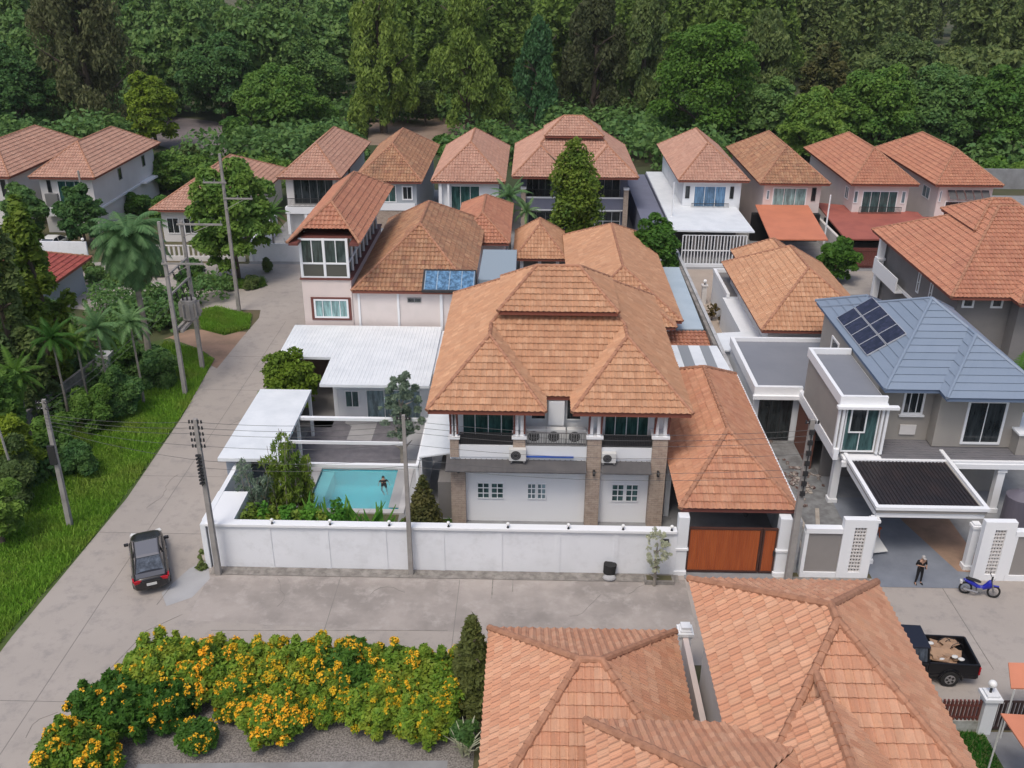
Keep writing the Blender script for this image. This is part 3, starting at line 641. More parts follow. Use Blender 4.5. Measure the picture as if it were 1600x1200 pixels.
def pq(x, y, h=.16): return (x, y, 6.25+.52*(y-64.2)+h)
MB().add([pq(-7.85,64.1,.02),pq(-4.0,64.1,.02),pq(-4.0,66.0,.02),pq(-7.85,66.0,.02),pq(-7.85,64.1),pq(-4.0,64.1),pq(-4.0,66.0),pq(-7.85,66.0)],[(3,2,1,0),(4,5,6,7),(0,1,5,4),(1,2,6,5),(2,3,7,6),(3,0,4,7)]).build('panel_tray', m_dark, so_)
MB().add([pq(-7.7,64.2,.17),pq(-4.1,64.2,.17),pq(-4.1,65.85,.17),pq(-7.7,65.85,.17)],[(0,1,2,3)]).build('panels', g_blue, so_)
gl = MB()
for i in range(5): gl.add([pq(-7.7+i*.88,64.2,.18),pq(-7.65+i*.88,64.2,.18),pq(-7.65+i*.88,65.85,.18),pq(-7.7+i*.88,65.85,.18)],[(0,1,2,3)])
gl.build('panel_frame', surf('pale_frame', (.30,.38,.46)), so_)
MB().box(-3.9,-1.2,66.0,73.5,0,6.6).build('side_block', surf('pale_blue_render', (.27,.33,.38)), K)

# ------------------------------------------------------------------ small roofs behind the main house
o = empty('garden_pavilion', (.7, 84, 0), 'small pavilion with steep square terracotta roof behind the main house', 'pavilion')
hiproof(o, [(-1.62,3.07,80.6,89.6,3.6,dict(ts=.95,tf=.62))], T['orange'], fine=1)
for x in (-.9,.7,2.3): MB().box(x-.15,x+.15,81.4,81.7,0,3.4).build('column', m_whiteclean, o)
MB().box(-1.2,2.7,83,88,0,3.38).build('wall', m_greyd, o)
o = empty('brown_roof_house', (7, 74, 0), 'low house with broad sandy tiled roof tucked behind the main house', 'house')
hiproof(o, [(2.9,11.0,64.5,86.5,4.1,dict(ts=.62,tf=.5)), (5.6,10.4,63.2,76,4.12,dict(ts=.62,tf=.6,rear='gable'))], T['orange'], fine=1)
MB().box(3.6,10.2,65.2,85.5,0,3.9).build('wall', m_cream, o)

# ------------------------------------------------------------------ house in the middle right (orange roof)
o = empty('orange_roof_house', (20, 70, 0), 'low house with bright orange hipped roof between the passage wall and the blue roof', 'house')
hiproof(o, [(16.2,24.6,62.4,78.0,4.3,dict(ts=.72,tf=.6)), (17.6,23,70,81.5,4.32,dict(ts=.8,tf=.6))], T['orange'], fine=1)
MB().box(16.9,23.9,63.2,77.2,0,4.1).build('wall', m_cream, o)
MB().box(15.7,16.9,66,74,0,2.6).build('side_extension', m_white, o)
window(o,'x',16.9,-1,66,67.2,.9,2.3,2,1); window(o,'x',16.9,-1,69.5,70.7,.9,2.3,2,1)
o = empty('flat_roof_garage', (17.5, 77.3, 0), 'flat dark roofed garage with white parapet in front of the grilled gate', 'garage')
MB().box(16.0,19.3,73.8,80.2,0,2.7).build('wall', m_white, o); MB().box(16.2,19.2,73.95,80.05,2.7,2.76).build('roof', m_greyd, o)
MB().box(15.95,16.2,73.7,80.3,2.7,3.05).box(16.2,19.3,80.05,80.3,2.7,3.05).build('parapet', m_whiteclean, o)
o = empty('white_wall_yard', (15, 64.5, 0), 'plain white sheet roof corner beside the orange roof', 'roof')
MB().prism([(13.7,62.3),(17.5,62.3),(17.0,66.2),(13.75,65.6)],2.7,2.8).build('roof', m_whitemetal, o); MB().box(13.8,16.9,62.5,65.3,0,2.69).build('wall', m_white, o)

sheet('courtyard', [(13.65,66.5),(15.6,66.5),(16.0,80.5),(22,82.5),(22,89.2),(13.65,89.2)], .006, surf('tan_paving', (.42,.35,.29), (.36,.30,.25), .5))
o = empty('lamp_pillar', (15.2,79.5,0), 'small white pillar with round lamp in the tan courtyard beside the flat roofed garage', 'pillar')
MB().box(15.0,15.4,79.3,79.7,0,1.7).box(14.93,15.47,79.23,79.77,1.7,1.8).build('pillar', m_cream, o); MB().tube((15.2,79.5,1.8),(15.2,79.5,1.95),.05).build('lamp_base', m_dark, o); MB().ball((15.2,79.5,2.12),.17).build('lamp_globe', m_lamp, o, smooth=True)
# ------------------------------------------------------------------ blue roofed house
B = empty('blue_roof_house', (22, 52, 0), 'grey two storey house with steel blue metal roof and solar panels on its slope', 'house')
TSb, TFb = .69, .47
F1, L1 = hip(19.3,28.0,47.1,59.9,7.0,TSb,TFb)
F2, L2 = hip(22.25,28.012,46.1,53,7.006,TSb,TFb,rear='gable'); L2[2] = (L2[2][0],(L2[2][0][0],51.6,L2[2][0][2]))
F3, L3 = hip(19.288,23.7,52,61.2,7.006,TSb,TFb); F3 = F3[1:]; L3 = [l for l in L3 if l[0][1] > 60 or True][3:]
roof(B, [(F1, L1, (19.3,28,47.1,59.9,7.0)), (F2, L2, (22.25,28.01,46.1,52,7.0)), (F3, L3, (19.29,23.7,53,61.2,7.0))], T['blue'], 1, surf('blue_fascia', (.14,.19,.28)), False, flat=True, rr=.13)
MB().box(19.4,27.2,48.3,59.3,0,6.8).build('wall', m_beige, B)
MB().box(22.6,27.21,47.4,48.29,3.4,6.8).build('wing_wall', m_beige, B)
MB().box(16.85,19.36,46.5,53.1,3.42,6.35).build('bay_wall', m_beige, B)
MB().box(16.75,19.38,46.4,53.2,6.35,6.47).box(16.75,16.95,46.4,53.2,6.47,6.9).box(16.95,19.3,46.4,46.6,6.47,6.9).box(16.95,19.3,53.0,53.2,6.47,6.9).box(16.6,19.9,46.1,46.42,6.25,6.4).build('bay_parapet', m_whiteclean, B)
MB().box(16.97,19.28,46.62,52.98,6.5,6.56).build('bay_roof', m_flat, B)
for x in (16.75,19.1): MB().box(x,x+.12,46.32,46.49,3.42,6.34).box(x+.22,x+.36,46.32,46.49,3.42,6.34).build('corner_pilaster', m_whiteclean, B)
window(B,'y',46.5,-1,17.2,19.02,3.5,6.25,2,1,fm=m_whiteclean,gm=g_teal); window(B,'y',46.45,-1,17.45,18.35,4.7,6.2,1,1,gm=g_dark,name='casement')
window(B,'y',48.3,-1,20.9,22.1,4.95,6.4,3,1,fm=m_whiteclean,gm=g_dark,fw=.12,sill=True)
window(B,'y',47.4,-1,24.1,26.3,3.6,6.3,2,1,fm=m_whiteclean,gm=g_dark,fw=.13)
window(B,'x',19.4,-1,55.5,57,4.8,6.2,1,1,gm=g_dark,fw=.12)
MB().box(21.0,21.9,48.2,48.28,3.7,4.3).build('vent_plate', m_cream, B)
# deck over the ground floor
MB().box(17.3,28,45.9,48.28,3.15,3.3).box(17.2,28,45.85,46.05,2.85,3.15).build('deck_edge', m_whiteclean, B)
dk = MB(); y = 46.08
while y < 48.2: dk.box(19.42,27.9,y,y+.2,3.3,3.33); dk.box(19.42,27.9,y+.2,y+.26,3.3,3.36); y += .27
dk.build('deck_sheet', m_deck, B)
MB().box(26.9,28.2,46.6,49.5,3.36,4.6).build('deck_parapet', m_beige, B); MB().box(26.8,28.3,46.5,49.6,4.6,4.7).build('deck_coping', m_whiteclean, B)
# left wing with flat roof
MB().box(14.1,20.4,54.2,62.0,0,3.6).build('side_wing', m_white, B); MB().box(14.25,20.3,54.05,61.9,3.6,3.68).box(17.1,19.35,47,54.05,3.45,3.52).build('flat_roof', m_flat, B)
MB().box(14.0,14.25,53.8,62.1,3.3,3.95).box(14.25,17.0,53.8,54.05,3.3,3.95).box(14.25,20.4,61.9,62.1,3.6,3.95).box(16.78,17.05,46.2,53.8,3.1,3.75).box(13.92,17.1,53.62,53.82,3.15,3.4).build('parapet', m_whiteclean, B)
window(B,'y',54.2,-1,14.5,16.6,.05,3.0,3,1,fm=m_dark,gm=g_dark,name='glass_door')
MB().box(16.9,17.1,50.5,53.8,0,3.1).build('side_door', surf('brown_door', (.16,.07,.05)), B)
MB().box(17.4,26.5,49.7,49.9,0,3.1).build('ground_wall', m_greyd, B)
window(B,'y',49.7,-1,22.6,25.6,.1,2.6,3,1,fm=m_whiteclean,gm=g_dark,name='glass_door')
def column(x, y, z1, w=.16, nm='column', par=None):
    MB().box(x-w,x+w,y-w,y+w,0,z1).box(x-w-.06,x+w+.06,y-w-.06,y+w+.06,0,.25).box(x-w-.06,x+w+.06,y-w-.06,y+w+.06,z1-.25,z1-.1).build(nm, m_whiteclean, par or B)
column(17.35,46.95,3.1,.2); column(26.1,46.2,2.84,.2); column(20.9,46.2,2.84,.18)
MB().box(13.62,17.4,40.1,54.1,.0,.03).build('side_floor', surf('work_site_slab', (.23,.235,.235), (.14,.14,.14), 1.6, .4, .65), B)
cp = empty('black_roof_carport', (20.2, 44, 0), 'carport with black corrugated roof and white edge beams before the grey house', 'carport')
MB().box(17.55,22.95,41.0,41.3,2.75,3.05).box(17.5,17.8,41.3,45.8,2.75,3.05).box(22.7,23.0,41.3,45.8,2.75,3.05).build('beam', m_whiteclean, cp)
MB().box(17.5,23.0,40.92,41.2,3.05,3.25).box(17.5,17.7,41.2,46.9,3.05,3.25).box(22.8,23,41.2,46.9,3.05,3.25).build('edge', m_beige, cp)
MB().box(17.42,23.08,40.85,41.12,3.25,3.42).box(17.42,17.62,41.12,47,3.25,3.42).box(22.88,23.08,41.12,47,3.25,3.42).build('coping', m_whiteclean, cp)
bk = MB(); x = 17.72
while x < 22.8: bk.box(x,min(x+.09,22.86),41.15,46.9,3.2,3.24); bk.box(min(x+.09,22.8),min(x+.2,22.86),41.15,46.9,3.2,3.205); x += .2
bk.build('roof_sheet', surf('black_sheet', (.022,.020,.024), (.035,.026,.028), 1.2, .4, .7, .5), cp)
for x, y in ((17.55,40.75),(22.45,40.35)): column(x, y+.3, 2.74, .17, par=cp)
sheet('driveway', [(17.35,38.95),(22.3,38.95),(22.3,47.3),(17.35,47.3)], .012, m_tilef)
sheet('dirt_patch', [(20.9,40.4),(23.4,40.2),(23.4,45.2),(20.7,45.2)], .016, m_dirt)
sheet('driveway_tiled', [(17.35,38.9),(22.3,38.9),(21.6,41.5),(20.6,45.4),(20.3,47.3),(17.35,47.3)], .02, m_tilef)
sol = empty('solar_array', (20.6, 54.2, 7.9), 'black solar panel array of eight panels on the blue roof slope', 'solar panels', None)
ang = math.atan(TSb); 
for i in range(4):
    for j in range(2):
        t = MB(); f = MB()
        u0, u1 = j*1.26, j*1.26+1.22; y0 = 51.15+i*1.53; y1 = y0+1.5
        def q(u, y, h): return (19.6+u*math.cos(ang)-h*math.sin(ang), y, 7.0+.3*TSb+u*math.sin(ang)+h*math.cos(ang))
        t.add([q(u0+.03,y0+.03,.13),q(u1-.03,y0+.03,.13),q(u1-.03,y1-.03,.13),q(u0+.03,y1-.03,.13)],[(0,1,2,3)])
        f.add([q(u0,y0,.06),q(u1,y0,.06),q(u1,y1,.06),q(u0,y1,.06),q(u0,y0,.125),q(u1,y0,.125),q(u1,y1,.125),q(u0,y1,.125)],[(3,2,1,0),(4,5,6,7),(0,1,5,4),(1,2,6,5),(2,3,7,6),(3,0,4,7)])
        fo = f.build('panel_frame', surf('aluminium', (.45,.46,.48), rough=.4) if (i+j) == 0 else bpy.data.materials['aluminium'], sol); t.build('cells', m_solar, fo)
MB().box(19.7,21.8,51.3,51.36,7.1,7.16).build('mounting_rail', m_grey, sol)

# breeze-block front fence
def breeze(x0, x1, lab):
    o = empty('lattice_pillar', ((x0+x1)/2, 39.75, 0), lab, 'wall'); w = x1-x0
    MB().box(x0,x0+.55,39.6,39.95,0,3.45).box(x1-.45,x1,39.6,39.95,0,3.45).box(x0+.55,x1-.45,39.6,39.95,3.0,3.45).box(x0+.55,x1-.45,39.6,39.95,0,.35).build('surround', m_whiteclean, o)
    MB().box(x0+.55,x1-.45,39.86,39.9,.35,3.0).build('shade_backing', m_black, o)  # black sheet added behind the blocks, paints their holes as shaded
    l = MB(); n = 4; dw = (w-1.0)/n
    for r_ in range(13):
        z = .35+r_*(2.65/13); l.box(x0+.55,x1-.45,39.66,39.84,z-.035,z+.035)
        for c in range(n+1): l.box(x0+.55+c*dw-.03,x0+.55+c*dw+.03,39.67,39.83,z+.03,z+2.65/13-.03)
    l.build('lattice_blocks', m_cream, o); return o
def panelwall(x0, x1, lab):
    o = empty('panel_wall', ((x0+x1)/2, 39.8, 0), lab, 'wall')
    MB().box(x0,x1,39.68,39.9,.32,2.65).build('panel', m_greyw, o)
    MB().box(x0,x1,39.6,39.95,0,.32).box(x0,x1,39.58,39.97,2.65,2.92).box(x0-.02,x0+.16,39.6,39.94,.32,2.65).build('frame', m_whiteclean, o); return o
panelwall(13.7,15.5,'grey panelled wall in white frame right of the wooden gate'); breeze(15.52,17.1,'white pillar with dark lattice blocks left of the tiled driveway')
breeze(22.35,23.9,'white pillar with dark lattice blocks right of the tiled driveway, behind the motorbike'); panelwall(23.92,34,'grey panelled wall in white frame at the right picture edge')

# ------------------------------------------------------------------ dark grey house upper right
V = empty('grey_house', (36, 72, 0), 'dark grey two storey house with broad salmon tiled roof at the right edge', 'house')
x0, y0, z = 29.6, 63.9, 6.4
F, L = hip(x0,x0+14,y0,y0+17.5,z,.70,.50); F2, L2 = hip(x0+4.2,x0+10,y0-1.3,y0+5,z+.006,.70,.50,rear='gable')
roof(V, [(F, L, (x0,x0+14,y0,y0+17.5,z)),(F2, L2, (x0+4.2,x0+10,y0-1.3,y0+5,z))], T['red'], 1)
F, L = hip(x0+3.9,x0+10.1,y0+6.9,y0+13.6,z+2.9,.70,.50); roof(V, [(F, L, (x0+3.9,x0+10.1,y0+6.9,y0+13.6,z+2.9))], T['red'], 1, rname='upper_roof')
MB().box(30.6,43,64.9,80.4,0,6.25).build('wall', m_greyd, V); MB().box(34.4,39,63.7,64.88,0,6.2).build('wing_wall', m_greyd, V)
MB().box(30.4,30.62,64.9,80.2,3.0,3.2).build('string_course', m_whiteclean, V)
for a in (30.9,32.95): window(V,'y',64.9,-1,a,a+.85,5.3,6.05,1,1,gm=g_dark,fw=.14)
for a in (69.3,71.8): window(V,'x',30.6,-1,a,a+.5,3.9,5.6,1,2,gm=g_dark,fw=.1)
for y in (79.5,): MB().box(29.9,30.4,y,y+.5,0,6.1).box(29.8,30.5,y-.1,y+.6,4.2,4.4).build('column', m_whiteclean, V)
MB().box(29.8,30.6,74.5,80.2,2.95,3.1).box(29.8,29.9,74.5,80.2,3.1,4.2).build('balcony', m_whiteclean, V)
ac_unit((30.0,76.6,3.15),'air conditioner on the side balcony of the dark grey house',R(-90),1.1)

# ------------------------------------------------------------------ rear row of houses
def rear_house(lab, x0, x1, y0, L, z, wallm, tm=T['rear'], ts=TS, tf=TF, base=0, col=False):
    w_ = (x1-x0)/2; run = ts/tf*w_; y1 = y0+2*run+L
    o = empty('house', ((x0+x1)/2, y0+8, 0), lab, 'house', 'two storey houses in the rear row')
    hiproof(o, [(x0,x1,y0,y1,z,dict(ts=ts,tf=tf))], tm, fine=1, seg=True, rr=.1)
    MB().box(x0+.7,x1-.7,y0+.75,y1-.9,base,z-.18).build('wall', wallm, o)
    return o, y0+.75
HB = T['rear']
o, y = rear_house('white house above the grilled lean-to yard, first right of the conical tree', 15.4, 22.95, 100.5, 8.8, 6.15, m_white)
window(o,'y',y,-1,17.25,20.7,2.95,5.45,3,1,gm=g_blue,fw=.08); window(o,'y',y,-1,16.35,16.8,4.1,5.4,1,1,gm=g_dark,fm=m_dark); window(o,'y',y,-1,21.1,21.5,4.1,5.4,1,1,gm=g_dark,fm=m_dark)
rail(o,17.0,21.0,y-.55,2.75,3.7); MB().box(16.9,21.1,y-.7,y-.02,2.6,2.74).build('balcony', m_whiteclean, o)
s = empty('lean_to', (18, 95, 0), 'flat pale grey lean-to roof above the white grille fence in the rear row', 'roof')
MB().prism([(13.9,91.7),(21.9,91.5),(21.9,101.2),(16.2,101.2),(16.0,118),(14.0,118)],3.1,3.25).build('roof', m_whitemetal, s); MB().box(13.9,14.1,91.8,118,0,3.09).build('side_wall', m_lilac, s); 
MB().box(14.2,21.7,99,101,0,3.08).build('back_wall', m_greyd, s)
gr = rail(s,14.7,20.9,90.2,.3,3.2,m=m_white,step=.3,name='grille_fence',r=.045); MB().box(14.7,20.9,90.15,90.25,1.6,1.7).box(14.7,20.9,90.1,90.3,0,.3).build('grille_rail', m_white, s)
k = MB()
for i in range(8): k.box(14.9+i*.75,15.35+i*.75,90.23,90.26,1.75,3.15)
k.build('grille_panels', m_awngrey, s)
o, y = rear_house('house with pale teal sliding windows right above the bright orange awning', 23.75, 31.15, 99.5, 8.75, 6.15, m_pink, T['brown'])
window(o,'y',y,-1,25.4,29.0,3.2,5.6,3,1,gm=g_ltteal,fw=.1); window(o,'y',y,-1,29.5,29.95,4.2,5.6,1,1,gm=g_dark,fm=m_dark); window(o,'y',y,-1,24.75,25.1,4.3,5.3,1,1,gm=g_palew); MB().box(25.1,29.3,y-.35,y-.02,2.75,3.15).build('window_box', m_whiteclean, o)
s = empty('orange_awning', (26, 95, 0), 'bright orange sheet awning over the carport in the rear row', 'awning')
MB().add([(23.1,90.0,2.95),(28.7,90.0,2.95),(29.3,100.2,3.75),(23.7,100.2,3.75),(23.1,90.0,2.83),(28.7,90.0,2.83),(29.3,100.2,3.63),(23.7,100.2,3.63)],[(0,1,2,3),(7,6,5,4),(0,4,5,1),(1,5,6,2),(2,6,7,3),(3,7,4,0)]).build('sheet', m_orange, s)
for x in (23.2,28.5): MB().box(x,x+.12,90.1,90.22,0,2.82).build('post', m_whiteclean, s)
MB().box(23.4,30.5,99.4,100.2,0,2.9).build('back_wall', m_black, s)  # wall coloured near-black to paint the shaded carport interior
o, y = rear_house('pinkish white house with balcony railing above the deep red skirt roof', 33.3, 40.4, 99.6, 9.2, 6.15, m_pinker, T['red'])
window(o,'y',y,-1,34.9,38.6,2.8,5.3,4,1,gm=g_teal,fw=.08); window(o,'y',y,-1,34.0,34.45,4.0,5.3,1,1,gm=g_palew); window(o,'y',y,-1,39.0,39.45,4.0,5.3,1,1,gm=g_palew)
rail(o,34.6,39.0,y-.6,2.75,3.75); window(o,'x',34.0,-1,102,103.2,3.9,5.2,2,1,gm=g_palew)
MB().add([(30.9,91.6,2.6),(41.0,91.6,2.6),(41.0,100.3,3.1),(31.2,104,3.1),(30.9,91.6,2.45),(41.0,91.6,2.45),(41.0,100.3,2.95),(31.2,104,2.95)],[(0,1,2,3),(7,6,5,4),(0,4,5,1),(1,5,6,2),(2,6,7,3),(3,7,4,0)]).build('skirt_roof', m_redroof, o)
MB().box(31.2,40.8,99.3,100.3,0,2.4).build('ground_wall', m_black, o)  # shade beneath the skirt roof put into the wall colour
MB().box(30.7,31.0,90.2,101,0,2.2).build('side_wall', m_cream, o)
o, y = rear_house('pinkish white house with dark slatted window awning, last on the right of the rear row', 42.1, 49.15, 99.6, 9.9, 6.15, m_pinker, T['red'])
window(o,'y',y,-1,43.7,48.0,2.6,4.3,3,1,gm=g_dark,fw=.08); window(o,'x',42.8,-1,102.4,104.4,3.9,5.2,2,1,gm=g_palew); window(o,'y',y,-1,42.95,43.2,4.2,5.4,1,1,gm=g_palew)
a = MB()
for i in range(5): a.add([(43.7+i*.88,y-.1,5.5),(44.45+i*.88,y-.1,5.5),(44.45+i*.88,y-1.1,4.75),(43.7+i*.88,y-1.1,4.75)],[(0,1,2,3),(3,2,1,0)] if False else [(0,1,2,3)])
a.build('window_awning', m_awngrey, o)
MB().box(41.0,50,94,100.3,2.4,2.6).build('skirt_roof', m_redroof, o)
gs = empty('red_gate', (33.8, 90.3, 0), 'dark red panelled gate below the red skirt roof, right of the round green tree', 'gate')
k = MB(); x = 31.3
while x < 36.4: k.box(x,x+.13,90.2,90.26,.1,2.1); x += .16
k.build('boards', surf('red_brown_boards', (.16,.05,.04)), gs); MB().box(31.2,36.5,90.15,90.19,.3,.4).box(31.2,36.5,90.15,90.19,1.8,1.9).build('rails', m_maroon, gs)
gs = empty('low_wall', (26, 90, 0), 'low red brown wall with white posts below the orange awning', 'wall'); MB().box(23.0,30.4,89.8,90,0,1.0).build('wall', surf('brown_low_wall', (.20,.09,.07)), gs)
for x in (21.6,23.0,30.5): MB().box(x,x+.35,89.7,90.1,0,1.8).build('post', m_whiteclean, gs)
MB().box(21.9,23.0,89.85,89.95,1.2,1.35).box(21.9,23,89.85,89.95,.1,.5).build('rail', m_whiteclean, gs)
# big twin-wing house
N = empty('house', (4.5, 108, 0), 'widest rear house with raised roof tier and blue grey balcony behind the conical tree', 'house', 'two storey houses in the rear row')
villa_roof(N, -2.2, 99.7, 6.55, 17.9, HB, W=13.3, seg=True, fascia=m_fascia)
MB().box(-1.3,10.2,102.0,116.5,0,6.35).build('wall', m_lilac, N)
MB().box(-1.1,4.2,101.2,101.95,2.6,2.75).box(4.8,10.0,101.2,101.95,2.6,2.75).box(-1.1,10.0,101.15,101.3,3.95,4.1).build('balcony_band', m_white, N)
MB().box(-1.1,10.0,101.18,101.28,2.76,3.94).build('balcony_panel', m_lilac, N)
for x in (-1.25,9.75): MB().box(x,x+.5,100.8,101.3,0,5.0).build('column', m_brick, N); MB().box(x-.05,x+.55,100.75,101.35,5.0,5.2).build('column_cap', m_whiteclean, N)
for a, c in ((-.7,2.0),(6.0,9.4)):
    window(N,'y',102.0,-1,a,c,3.0,6.1,4,1,fm=m_grey,gm=g_dark); rail(N,a,c,101.35,4.12,4.9)
window(N,'y',102.0,-1,6.8,9.6,.2,2.4,3,2,fm=m_whiteclean,gm=g_dark); window(N,'y',102.0,-1,-.5,2.4,.2,2.3,3,1,fm=m_grey,gm=g_dark)
MB().box(11.3,13.8,96,118,0,2.9).build('yard_wall', m_lilac, N)
o, y = rear_house('white house with teal window behind the garden palm, left of the widest rear house', -10.7, -2.9, 98.9, 8.3, 6.15, m_white)
window(o,'y',y,-1,-8.7,-5.6,2.6,5.6,3,1,gm=g_green,fw=.08); MB().box(-9.9,-9.6,y-.5,y-.2,0,5.9).box(-9.0,-8.8,y-.6,y-.35,0,5.9).build('column', m_whiteclean, o)
MB().box(-9.9,-3.6,y-.6,y-.02,2.3,2.6).build('balcony', m_whiteclean, o)
o, y = rear_house('pale grey house with small paired windows, second left of the widest rear house', -19.0, -11.6, 98.6, 9.3, 6.15, surf('pale_blue_grey_render', (.40,.43,.46)), T['brown'])
window(o,'y',y,-1,-16.0,-14.45,3.8,5.7,2,1,gm=g_green,fw=.1); window(o,'y',y,-1,-13.85,-12.7,4.05,5.6,2,1,gm=g_dark,fw=.14)
MB().box(-17.6,-12.4,y-.06,y-.01,1.0,2.9).build('stone_band', m_brick, o)
MB().box(-16.2,-12.5,y-.12,y-.01,2.95,3.7).build('window_apron', m_whiteclean, o)
o, y = rear_house('house with dark balcony glazing above the white gated yard', -27.2, -20.4, 100.0, 10.2, 6.15, m_cream)
window(o,'y',y,-1,-25.7,-21.4,3.2,5.85,5,1,fm=m_grey,gm=g_dark); rail(o,-26.4,-21.2,y-.7,3.05,3.95)
MB().box(-26.6,-21.0,y-.85,y-.02,2.3,3.0).build('balcony', m_whiteclean, o)
for x in (-26.5,-24.6): MB().box(x,x+.3,y-.8,y-.5,0,2.3).build('column', m_whiteclean, o)
for yy in (104,108): window(o,'x',-21.1,1,yy,yy+.8,4.2,5.5,1,1,gm=g_dark,fm=m_dark)
o, y = rear_house('house with long cream side wall and dark window slots, second from the left picture edge', -53.4, -46.3, 99.0, 9.2, 6.15, m_cream, T['brown'] if False else HB)
window(o,'y',y,-1,-50.8,-48.0,2.9,5.7,3,1,gm=g_green,fw=.08); window(o,'y',y,-1,-51.9,-51.5,4.4,5.7,1,1,gm=g_dark,fm=m_dark)
MB().box(-52.2,-50.9,y-.4,y-.02,2.9,4.3).build('balcony', m_grey, o); MB().box(-52.3,-47.6,y-.5,y-.02,1.9,2.85).build('band', m_whiteclean, o)
for yy, zz in ((106.4,4.2),(113.5,4.2)): window(o,'x',-47.0,1,yy,yy+.9,zz,zz+1.3,1,1,gm=g_dark,fm=m_grey)
MB().box(-46.99,-46.85,99.8,117,2.4,2.6).build('string_course', m_whiteclean, o)
MB().box(-47.0,-46.2,112,117,2.5,2.7).build('rear_ledge', m_whiteclean, o)
o, y = rear_house('house cut by the left picture edge with its roof in full view', -62.6, -55.4, 99.0, 9.2, 6.15, m_cream, HB)
window(o,'y',y,-1,-60.2,-57.4,2.9,5.7,3,1,gm=g_green,fw=.08); window(o,'y',y,-1,-56.9,-56.4,3.9,5.7,1,1,gm=g_dark,fm=m_dark)
o = empty('low_house', (-36, 108, 0), 'single storey house with wide hipped roof half hidden by the big round tree', 'house')
hiproof(o, [(-39.7,-30.0,95.8,116,3.6,dict(ts=.62,tf=.45))], HB, fine=1); MB().box(-38.9,-30.8,96.7,115,0,3.4).build('wall', m_cream, o)
for a in (-38.4,-36.6,-34.6): window(o,'y',96.7,-1,a,a+1.3,.9,2.6,2,1,gm=g_dark)
o = empty('red_roof_shed', (-42, 76, 0), 'small shed with red tiled roof beside the tall dark tree at the left edge', 'shed')
hiproof(o, [(-47.5,-39.9,73.2,82,2.9,dict(ts=.45,tf=.45))], surf('x', (.3,.1,.1)) if False else tile_mat('crimson_tiles', [(.30,.06,.05),(.38,.09,.07),(.26,.05,.045)], (.2,.07,.05), .4), fine=1)
MB().box(-46.8,-40.6,74,81.2,0,2.7).build('wall', surf('pale_blue_wall', (.34,.38,.42)), o)

# ------------------------------------------------------------------ near houses (bottom)
C1 = empty('near_house', (2.4, 27, 0), 'nearest house with salmon tiled hipped roof, bottom centre behind the flowering hedge', 'house')
F, L = hip(-1.53,6.1,21.4,31.2,3.3)
roof(C1, [(F, L, (-1.53,6.1,21.4,31.2,3.3))], T['near'], 2, rr=.15)
MB().box(-.9,5.5,22.2,30.5,0,3.1).build('wall', m_cream, C1)
D1 = empty('near_villa', (9, 24, 0), 'nearest two storey house with large salmon tiled roof, bottom right above the parked pickup', 'house')
Fb, Lb = hip(6.44,13.86,19.75,31.15,6.0); Fw, Lw = hip(6.43,11.83,10,22.5,6.006,rear='gable'); Lw[2] = (Lw[2][0],(Lw[2][0][0],23.4,Lw[2][0][2]))
Fd, Ld = hip(1.96,9.6,9,23.42,6.003)
roof(D1, [(Fb, Lb, (6.44,13.86,19.75,31.15,6.0)), (Fw, Lw, (6.43,11.8,12,20.5,6.0)), (Fd, [l for l in Ld if l[0][0] < 3], (1.96,9.4,12,23.42,6.0))], T['near'], 2, rr=.15)
MB().box(7.15,13.1,20,30.4,0,5.8).box(2.7,11,13,22.7,0,5.79).build('wall', m_cream, D1)
o = empty('party_wall', (6.8, 29.5, 0), 'cream party wall with square pillar between the two nearest tiled houses', 'wall')
MB().box(6.62,6.85,21,32.1,0,2.3).build('wall', m_pink, o); MB().box(6.5,7.0,32.1,32.6,0,2.6).box(6.42,7.08,32.02,32.68,2.35,2.5).box(6.55,6.95,32.15,32.55,2.6,2.75).build('pillar', m_whiteclean, o)
sheet('yard_gravel', [(-17.6,20),(-2,20),(-2,32.6),(-16.4,32.6),(-17.9,31.3)], .012, m_gravel)
sheet('yard_path', [(-15,15),(-3,15),(-3,27.3),(-15,26.8)], .02, m_slab)
MB().box(-16.6,-2,32.55,32.7,0,.35).build('yard_curb', m_dirtycon).__setitem__('kind','structure')
sheet('right_street', [(14,29.6),(60,29.6),(60,33.1),(14,33.1)], -.001, m_concrete)
sheet('front_lawn', [(14,15),(18.6,15),(18.6,29.4),(14,29.4)], .004, m_grassg); sheet('front_path', [(18.6,15),(30,15),(30,29.4),(18.6,29.4)], .004, m_slab)
o = empty('garden_fence', (16.5, 29.5, 0), 'dark red picket fence on low white wall behind the near house, below the pickup', 'fence')
MB().box(14,18.3,29.4,29.6,0,.55).build('wall', surf('mossy_white_wall', (.45,.45,.43), (.22,.22,.19), 2), o)
k = MB().box(14,18.3,29.47,29.53,.65,.71).box(14,18.3,29.47,29.53,1.25,1.31); x = 14.05
while x < 18.3: k.box(x,x+.07,29.44,29.56,.56,1.55); x += .16
k.build('pickets', m_maroon, o)
o = empty('gate_pillar', (18.5, 29.5, 0), 'white square gate pillar with round lamp on top in the bottom right', 'pillar')
MB().box(18.3,18.8,29.25,29.75,0,1.75).box(18.2,18.9,29.15,29.85,1.75,1.9).box(18.3,18.8,29.25,29.75,1.9,2.0).build('pillar', m_white, o)
q = MB().tube((18.5,29.5,2.0),(18.5,29.5,2.25),.05).build('lamp_base', m_dark, o); MB().ball((18.5,29.5,2.42),.17,14,8).build('lamp_globe', m_lamp, o, smooth=True)
o = empty('street_gate', (20, 29.5, 0), 'dark slatted metal gate right of the white lamp pillar', 'gate')
